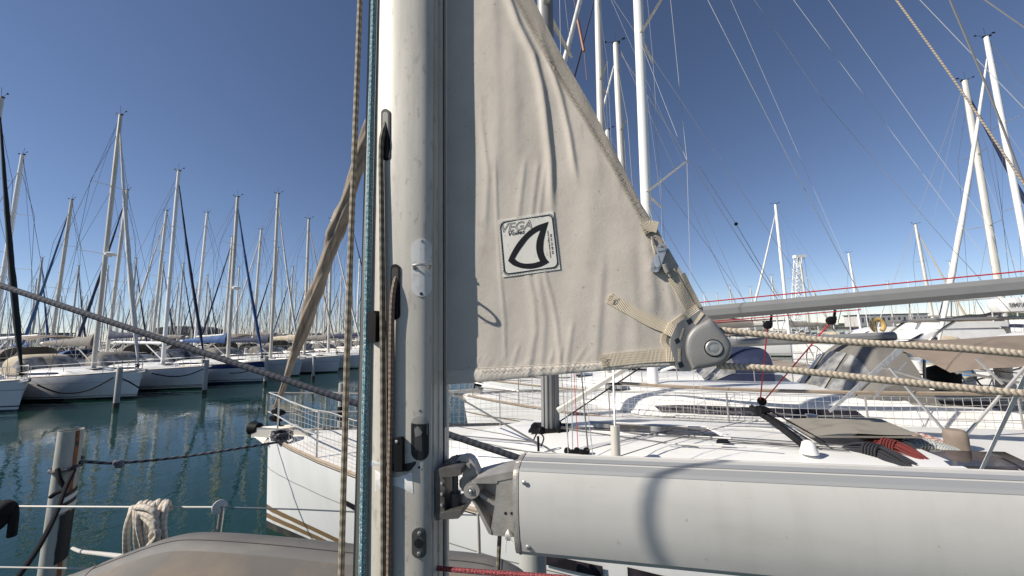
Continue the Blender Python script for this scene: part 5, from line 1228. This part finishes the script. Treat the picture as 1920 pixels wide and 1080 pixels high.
for (x0, y0, x1, y1) in ((372, 105, 408, 190), (150, 545, 130, 590), (95, 965, 105, 1040)):
    zz = [];
    for k in range(26):
        t = k/25; x, y = c6([(lerp(x0, x1, t)+random.uniform(0, 42), lerp(y0, y1, t)+random.uniform(-6, 6))])[0]; zz.append(onp(x, y, fold(x, y)+.0105))
    mb.tube(zz, .0005, 3, False)
mb.build('bar_tack', m_thread, sail_t)
# leech line cleat and its cord
def c8(pts): return [(1180+x/9, 400+y/9) for x, y in pts]
m_cleat = mat('cleat_alloy', (.52, .53, .54), .35, .6, dirt=(.4, .4, .41), ds=60)
mb = MB(); P2(c8([(500, 520), (550, 502), (610, 520), (638, 560), (630, 620), (555, 830), (505, 965), (460, 995), (400, 985), (360, 940), (365, 880), (400, 780), (430, 715), (470, 690), (455, 625), (470, 565)]), .016, .011, mb)
P2(c8([(470, 600), (610, 590), (600, 625), (480, 640)]), .0185, .003, mb); P2(c8([(425, 740), (480, 700), (520, 860), (480, 950)]), .018, .003, mb)
cl_ = mb.build('leech_cleat', m_cleat, sail_t, 30)
mb = MB()
for x, y in ((545, 560), (430, 910)): p = onp(1180+x/9, 400+y/9, .0165); mb.lathe(p, B, [(0, .0030), (.0006, .0030)], 10); mb.tube([onp(1180+(x-70)/9, 400+(y+20)/9, .0185), onp(1180+(x+80)/9, 400+y/9, .0185)], .0005, 4)
mb.build('cleat_pin', m_thread, cl_)
m_cord = mat('leech_cord', (.4, .37, .32), .8)
mb = MB(); mb.tube(smooth([onp(*c8([(375, 400)])[0], .008), onp(*c8([(390, 520)])[0], .012), onp(*c8([(430, 650)])[0], .015), onp(*c8([(455, 700)])[0], .012)], 6), .0026, 8); mb.build('leech_cord', m_cord, sail_t)
mb = MB(); p = onp(*c8([(585, 870)])[0], .012); q = onp(*c8([(655, 1005)])[0], .012); d_ = (q-p).normalized(); e_ = d_.cross(B).normalized(); P = []
for k in range(57):
    t = k/56; P.append(lerp(p, q, t)+(e_*math.cos(k*.7854)+B*math.sin(k*.7854))*.0052*(1-.25*t))
mb.tube(P, .0019, 6); mb.tube([q, onp(*c8([(690, 1075)])[0], .01)], .0028, 6); mb.build('whipped_cord_end', m_cord, sail_t)
# clew block
m_block = mat('grey_cast_block', (.27, .262, .25), .5, .25, dirt=(.23, .22, .21), ds=15, bs=.12, bsc=300); m_blockd = mat('block_slot', (.012, .014, .02), .4)
cb_t = thing('clew_block', 'grey moulded clew block with a steel axle at the sail corner', 'block', onp(1335, 650, 0))
plate = c6([(612, 745), (650, 718), (690, 702), (772, 648), (800, 682), (850, 722), (905, 785), (965, 860), (980, 920), (950, 990), (905, 1020), (850, 1035), (705, 1058), (645, 1068), (612, 1045), (592, 990), (575, 940), (565, 900), (568, 850), (590, 800)])
mb = MB(); P2(plate, .013, .026, mb)
def block_ring(outl, cx, cy, spec_):
    return [[onp(lerp(cx, x, k), lerp(cy, y, k), bb) for x, y in outl] for k, bb in spec_]
dome = curve2(c6([(668, 960), (664, 900), (672, 845), (695, 800), (735, 762), (790, 732), (842, 715), (905, 785), (965, 860), (980, 920), (950, 990), (905, 1020), (850, 1035), (780, 1048), (712, 1058)]), 3)
dc = c6([(830, 905)])[0]
mb.loft(block_ring(dome, dc[0], dc[1], ((1.0, .012), (1.0, .0165), (.975, .021), (.93, .0245), (.86, .0265), (.72, .0275), (.3, .0275))), True, True)
body = mb.build('cheek', m_block, cb_t, 35)
mb = MB(); mb.loft([[p-B*.026 for p in r] for r in block_ring(dome, dc[0], dc[1], ((1, .012), (.97, .003), (.8, .0)))], True, True); mb.build('far_cheek', m_block, cb_t, 35)
for o in ([(672, 722), (705, 707), (718, 735), (688, 755)], [(592, 855), (618, 838), (632, 865), (606, 884)], [(615, 1010), (645, 1000), (658, 1035), (628, 1045)]):
    mb = MB(); P2(c6(o), .0136, .002, mb); mb.build('strap_slot', m_blockd, cb_t)
p = onp(*c6([(858, 910)])[0], .0275); mb = MB(); mb.lathe(p, B, [(0, .0195), (.0004, .0195)], 24); mb.build('axle_recess', m_black, cb_t)
mb = MB(); mb.lathe(p+B*.0004, B, [(0, .0172), (.002, .0172), (.003, .0155), (.003, .0125), (.0005, .0115), (.0005, .0085), (.0028, .008), (.0034, .0015)], 24); mb.build('axle', m_steel, cb_t, 30)
m_out = ropemat('cream_outhaul_braid', (.58, .5, .39), (.29, .23, .165), 'chevron', 1.45)
rope('outhaul_rope', 'cream and brown braided rope leaving the top of the clew block', 'rope', [onp(1350, 619, -.004), onp(1372, 621, -.004), onp(1480, 633, -.003), onp(1650, 645, 0), onp(1790, 653, 0), onp(1940, 666, .002)], .0074, m_out, None, 14)
rope('outhaul_rope', 'cream and brown braided rope leaving the bottom of the clew block', 'rope', [onp(1345, 686, -.004), onp(1375, 687, -.004), onp(1480, 694, -.003), onp(1650, 712, 0), onp(1790, 726, 0), onp(1940, 740, .002)], .0074, m_out, None, 14)
# ================================================================== lifelines, coil, dinghy
rope('lifeline', 'thin white upper lifeline wire along the bottom left over the water', 'lifeline', [at(-30, 949, 2.25), at(300, 951, 2.3), at(413, 951, 2.32)], .0052, mat('coated_wire', (.62, .59, .52), .5), None, 8, False)
rope('lifeline', 'grey upper lifeline wire crossing the white bow', 'lifeline', [at(413, 951, 2.32), at(560, 955, 2.42), at(690, 961, 2.5), at(900, 966, 2.6)], .0042, m_wire, None, 8, False)
rope('lifeline', 'thin lower lifeline wire at the bottom left corner', 'lifeline', [at(-30, 1063, 2.2), at(160, 1066, 2.25), at(330, 1070, 2.3)], .0045, mat('coated_wire_low', (.5, .47, .42), .5), None, 8, False)
t = thing('lifeline_stanchion', 'steel stanchion topped by a white disc behind the grey dinghy', 'stanchion', at(411, 1020, 2.32))
mb = MB(); mb.tube([at(417, 948, 2.32), at(403, 1050, 2.32)], .014, 10); mb.build('post', m_steel, t)
mb = MB(); p = at(412, 950, 2.31); dd = V((.75, -.6, .15)).normalized(); mb.lathe(p-dd*.01, dd, [(0, .02), (.004, .038), (.014, .038), (.018, .02)], 18); mb.build('disc_cap', mat('grey_white_plastic', (.55, .53, .5), .5), t)
t = thing('lifeline_stanchion', 'slim grey stanchion right of the mast under the boom end', 'stanchion', at(898, 1060, 2.55))
mb = MB(); mb.tube([at(896, 962, 2.6), at(897, 990, 2.6), at(899, 1075, 2.6)], [.008, .014, .014], 10); mb.build('post', m_masts, t)
t = thing('fender', 'grey green cylindrical fender hanging below the boom end', 'fender', at(998, 1060, 2.9))
p = at(998, 1030, 2.9); mb = MB(); mb.lathe(p+V((0, 0, -.5)), (0, 0, 1), [(0, .03), (.05, .095), (.1, .1), (.5, .1), (.56, .085), (.6, .03), (.66, .02)], 16); mb.build('body', m_pile, t)
# white coil hanging from the lifeline
m_coil = ropemat('white_coil_rope', (.6, .54, .46), (.45, .39, .31), 'braid', .5)
b_ = MB(); Yc = 2.26
loops = [(247, 958, 238, 1045), (256, 953, 262, 1042), (262, 950, 275, 1046), (270, 948, 268, 1046), (280, 950, 283, 1046), (287, 949, 291, 1046), (296, 946, 297, 1030), (304, 947, 300, 990), (312, 948, 313, 1046)]
for i, (x0, y0, x1, y1) in enumerate(loops):
    dy = -.01*(i % 3); q = (i % 2)*4
    P = [at(x0+6, y0+9, Yc+.05), at(x0+2+q, y0-6, Yc+.02), at(x0-1, y0+4, Yc-.03+dy), at(lerp(x0, x1, .3)-6+q, lerp(y0, y1, .35), Yc-.045+dy), at(lerp(x0, x1, .7)-4, lerp(y0, y1, .7), Yc-.03+dy), at(x1, y1, Yc+dy)]
    b_.tube(smooth(P, 6), .0155, 10)
for k in range(3): b_.tube(smooth([at(255+k*7, 951+k*8, Yc-.06), at(275+k*5, 952+k*16, Yc-.085), at(292+k*2, 963+k*20, Yc-.09), at(290-k*6, 985+k*20, Yc-.07)], 6), .0155, 10)
tag(b_.build('rope_coil', m_coil), 'thick off-white rope coil hung over the lifeline', 'rope coil')
rope('dock_line', 'white rope with dark whipping tied from the near pile to the dinghy', 'rope', [at(136, 1028, 3.95), at(152, 1034, 3.4), at(185, 1038, 3.0), at(235, 1044, 2.35)], .014, ropemat('white_dock_rope', (.62, .6, .56), (.2, .19, .18), 'twist', .5), None, 10)
b_ = MB(); b_.tube(smooth([at(-20, 965, 2.2), at(4, 945, 2.18), at(22, 948, 2.16), at(26, 965, 2.16), at(22, 1005, 2.17)], 6), .02, 10); b_.tube(smooth([at(6, 950, 2.14), at(8, 975, 2.14), at(-6, 990, 2.15)], 6), .02, 8); b_.ball(at(10, 955, 2.14), .04, 10, 8)
tag(b_.build('rope_knot', m_dkrope), 'black rope knotted on the lifeline at the left edge', 'knot')
rope('diagonal_line', 'thick blue-grey line slanting across the left water to behind the mast', 'rope', [at(-30, 525, 1.75), at(335, 646, 1.7), at(670, 757, 1.65), at(1000, 868, 1.6)], .0135, ropemat('slate_rope', (.06, .065, .085), (.03, .033, .045), 'braid', .5), None, 12, False)
# inflatable dinghy upside down on the foredeck
m_pvc = mat('grey_pvc', (.115, .11, .104), .7, dirt=(.16, .145, .13), ds=6, dl=.45, dh=.75, bs=.1, bsc=80, scale=(1, 2, 4))
m_floor = mat('stained_dinghy_floor', (.13, .118, .105), .8, dirt=(.235, .185, .13), ds=3.2, dl=.42, dh=.72, bs=.5, bsc=12, dd=8)
SIL = [(20, 1128), (90, 1094), (150, 1072), (225, 1042), (290, 1018), (330, 1007), (365, 1003), (430, 1005), (520, 1012), (600, 1020), (680, 1028), (760, 1034), (840, 1039), (890, 1044), (925, 1051), (955, 1062), (985, 1082), (1010, 1120)]
SILs = curve2(SIL, 4); ns = len(SILs)-1
def dcen(u):
    i = min(ns, int(round(u*ns))); x, y = SILs[i]; Yd = lerp(1.95, 1.72, u); return at(x, y, Yd)
def din(u, v):
    p = dcen(u); r = .1; a = math.radians(lerp(120, -40, v))      # far side over the top towards us
    r_in = V((.0, -1, 0)); return p+V((0, 0, -r))+V((0, -r*math.cos(a)*1.05, r*math.sin(a)))
t = thing('inflatable_dinghy', 'grey inflatable dinghy upside down on the foredeck at the bottom edge', 'dinghy', at(450, 1075, 1.5))
mb = MB(); mb.grid(din, ns, 12); mb.build('tube', m_pvc, t, 60)
def flo(u, v):
    q = din(u, .47); return q+V((lerp(0, .1-.2*u, v), -v*.95, .012*math.sin(u*9+v*5)*v-.03*min(1, v*9)+.03*v))
mb = MB(); mb.grid(flo, ns, 16); mb.build('floor', m_floor, t, 60)
mb = MB()
for u in (.15, .86):
    i = int(u*ns); mb.tube([din(i/ns, k/12)+V((0, 0, .001)) for k in range(0, 10)], .0022, 4, False)
mb.tube([din(k/ns, .3)+V((0, -.001, .001)) for k in range(int(ns*.16), int(ns*.84))], .0018, 4, False); mb.build('seam_tape', mat('dark_seam', (.05, .05, .05), .6), t)
# shroud standing behind the photographer's left shoulder: it throws the bent shadow on the boom
q = onp(1212, 960, .072)+SUN*2.3
b_ = MB(); b_.tube([V((q.x, q.y, .9)), V((q.x+.02, q.y, 7))], .0075, 8); tag(b_.build('shroud_wire', m_wire), 'own steel shroud wire whose bent shadow falls across the big boom', 'stay')
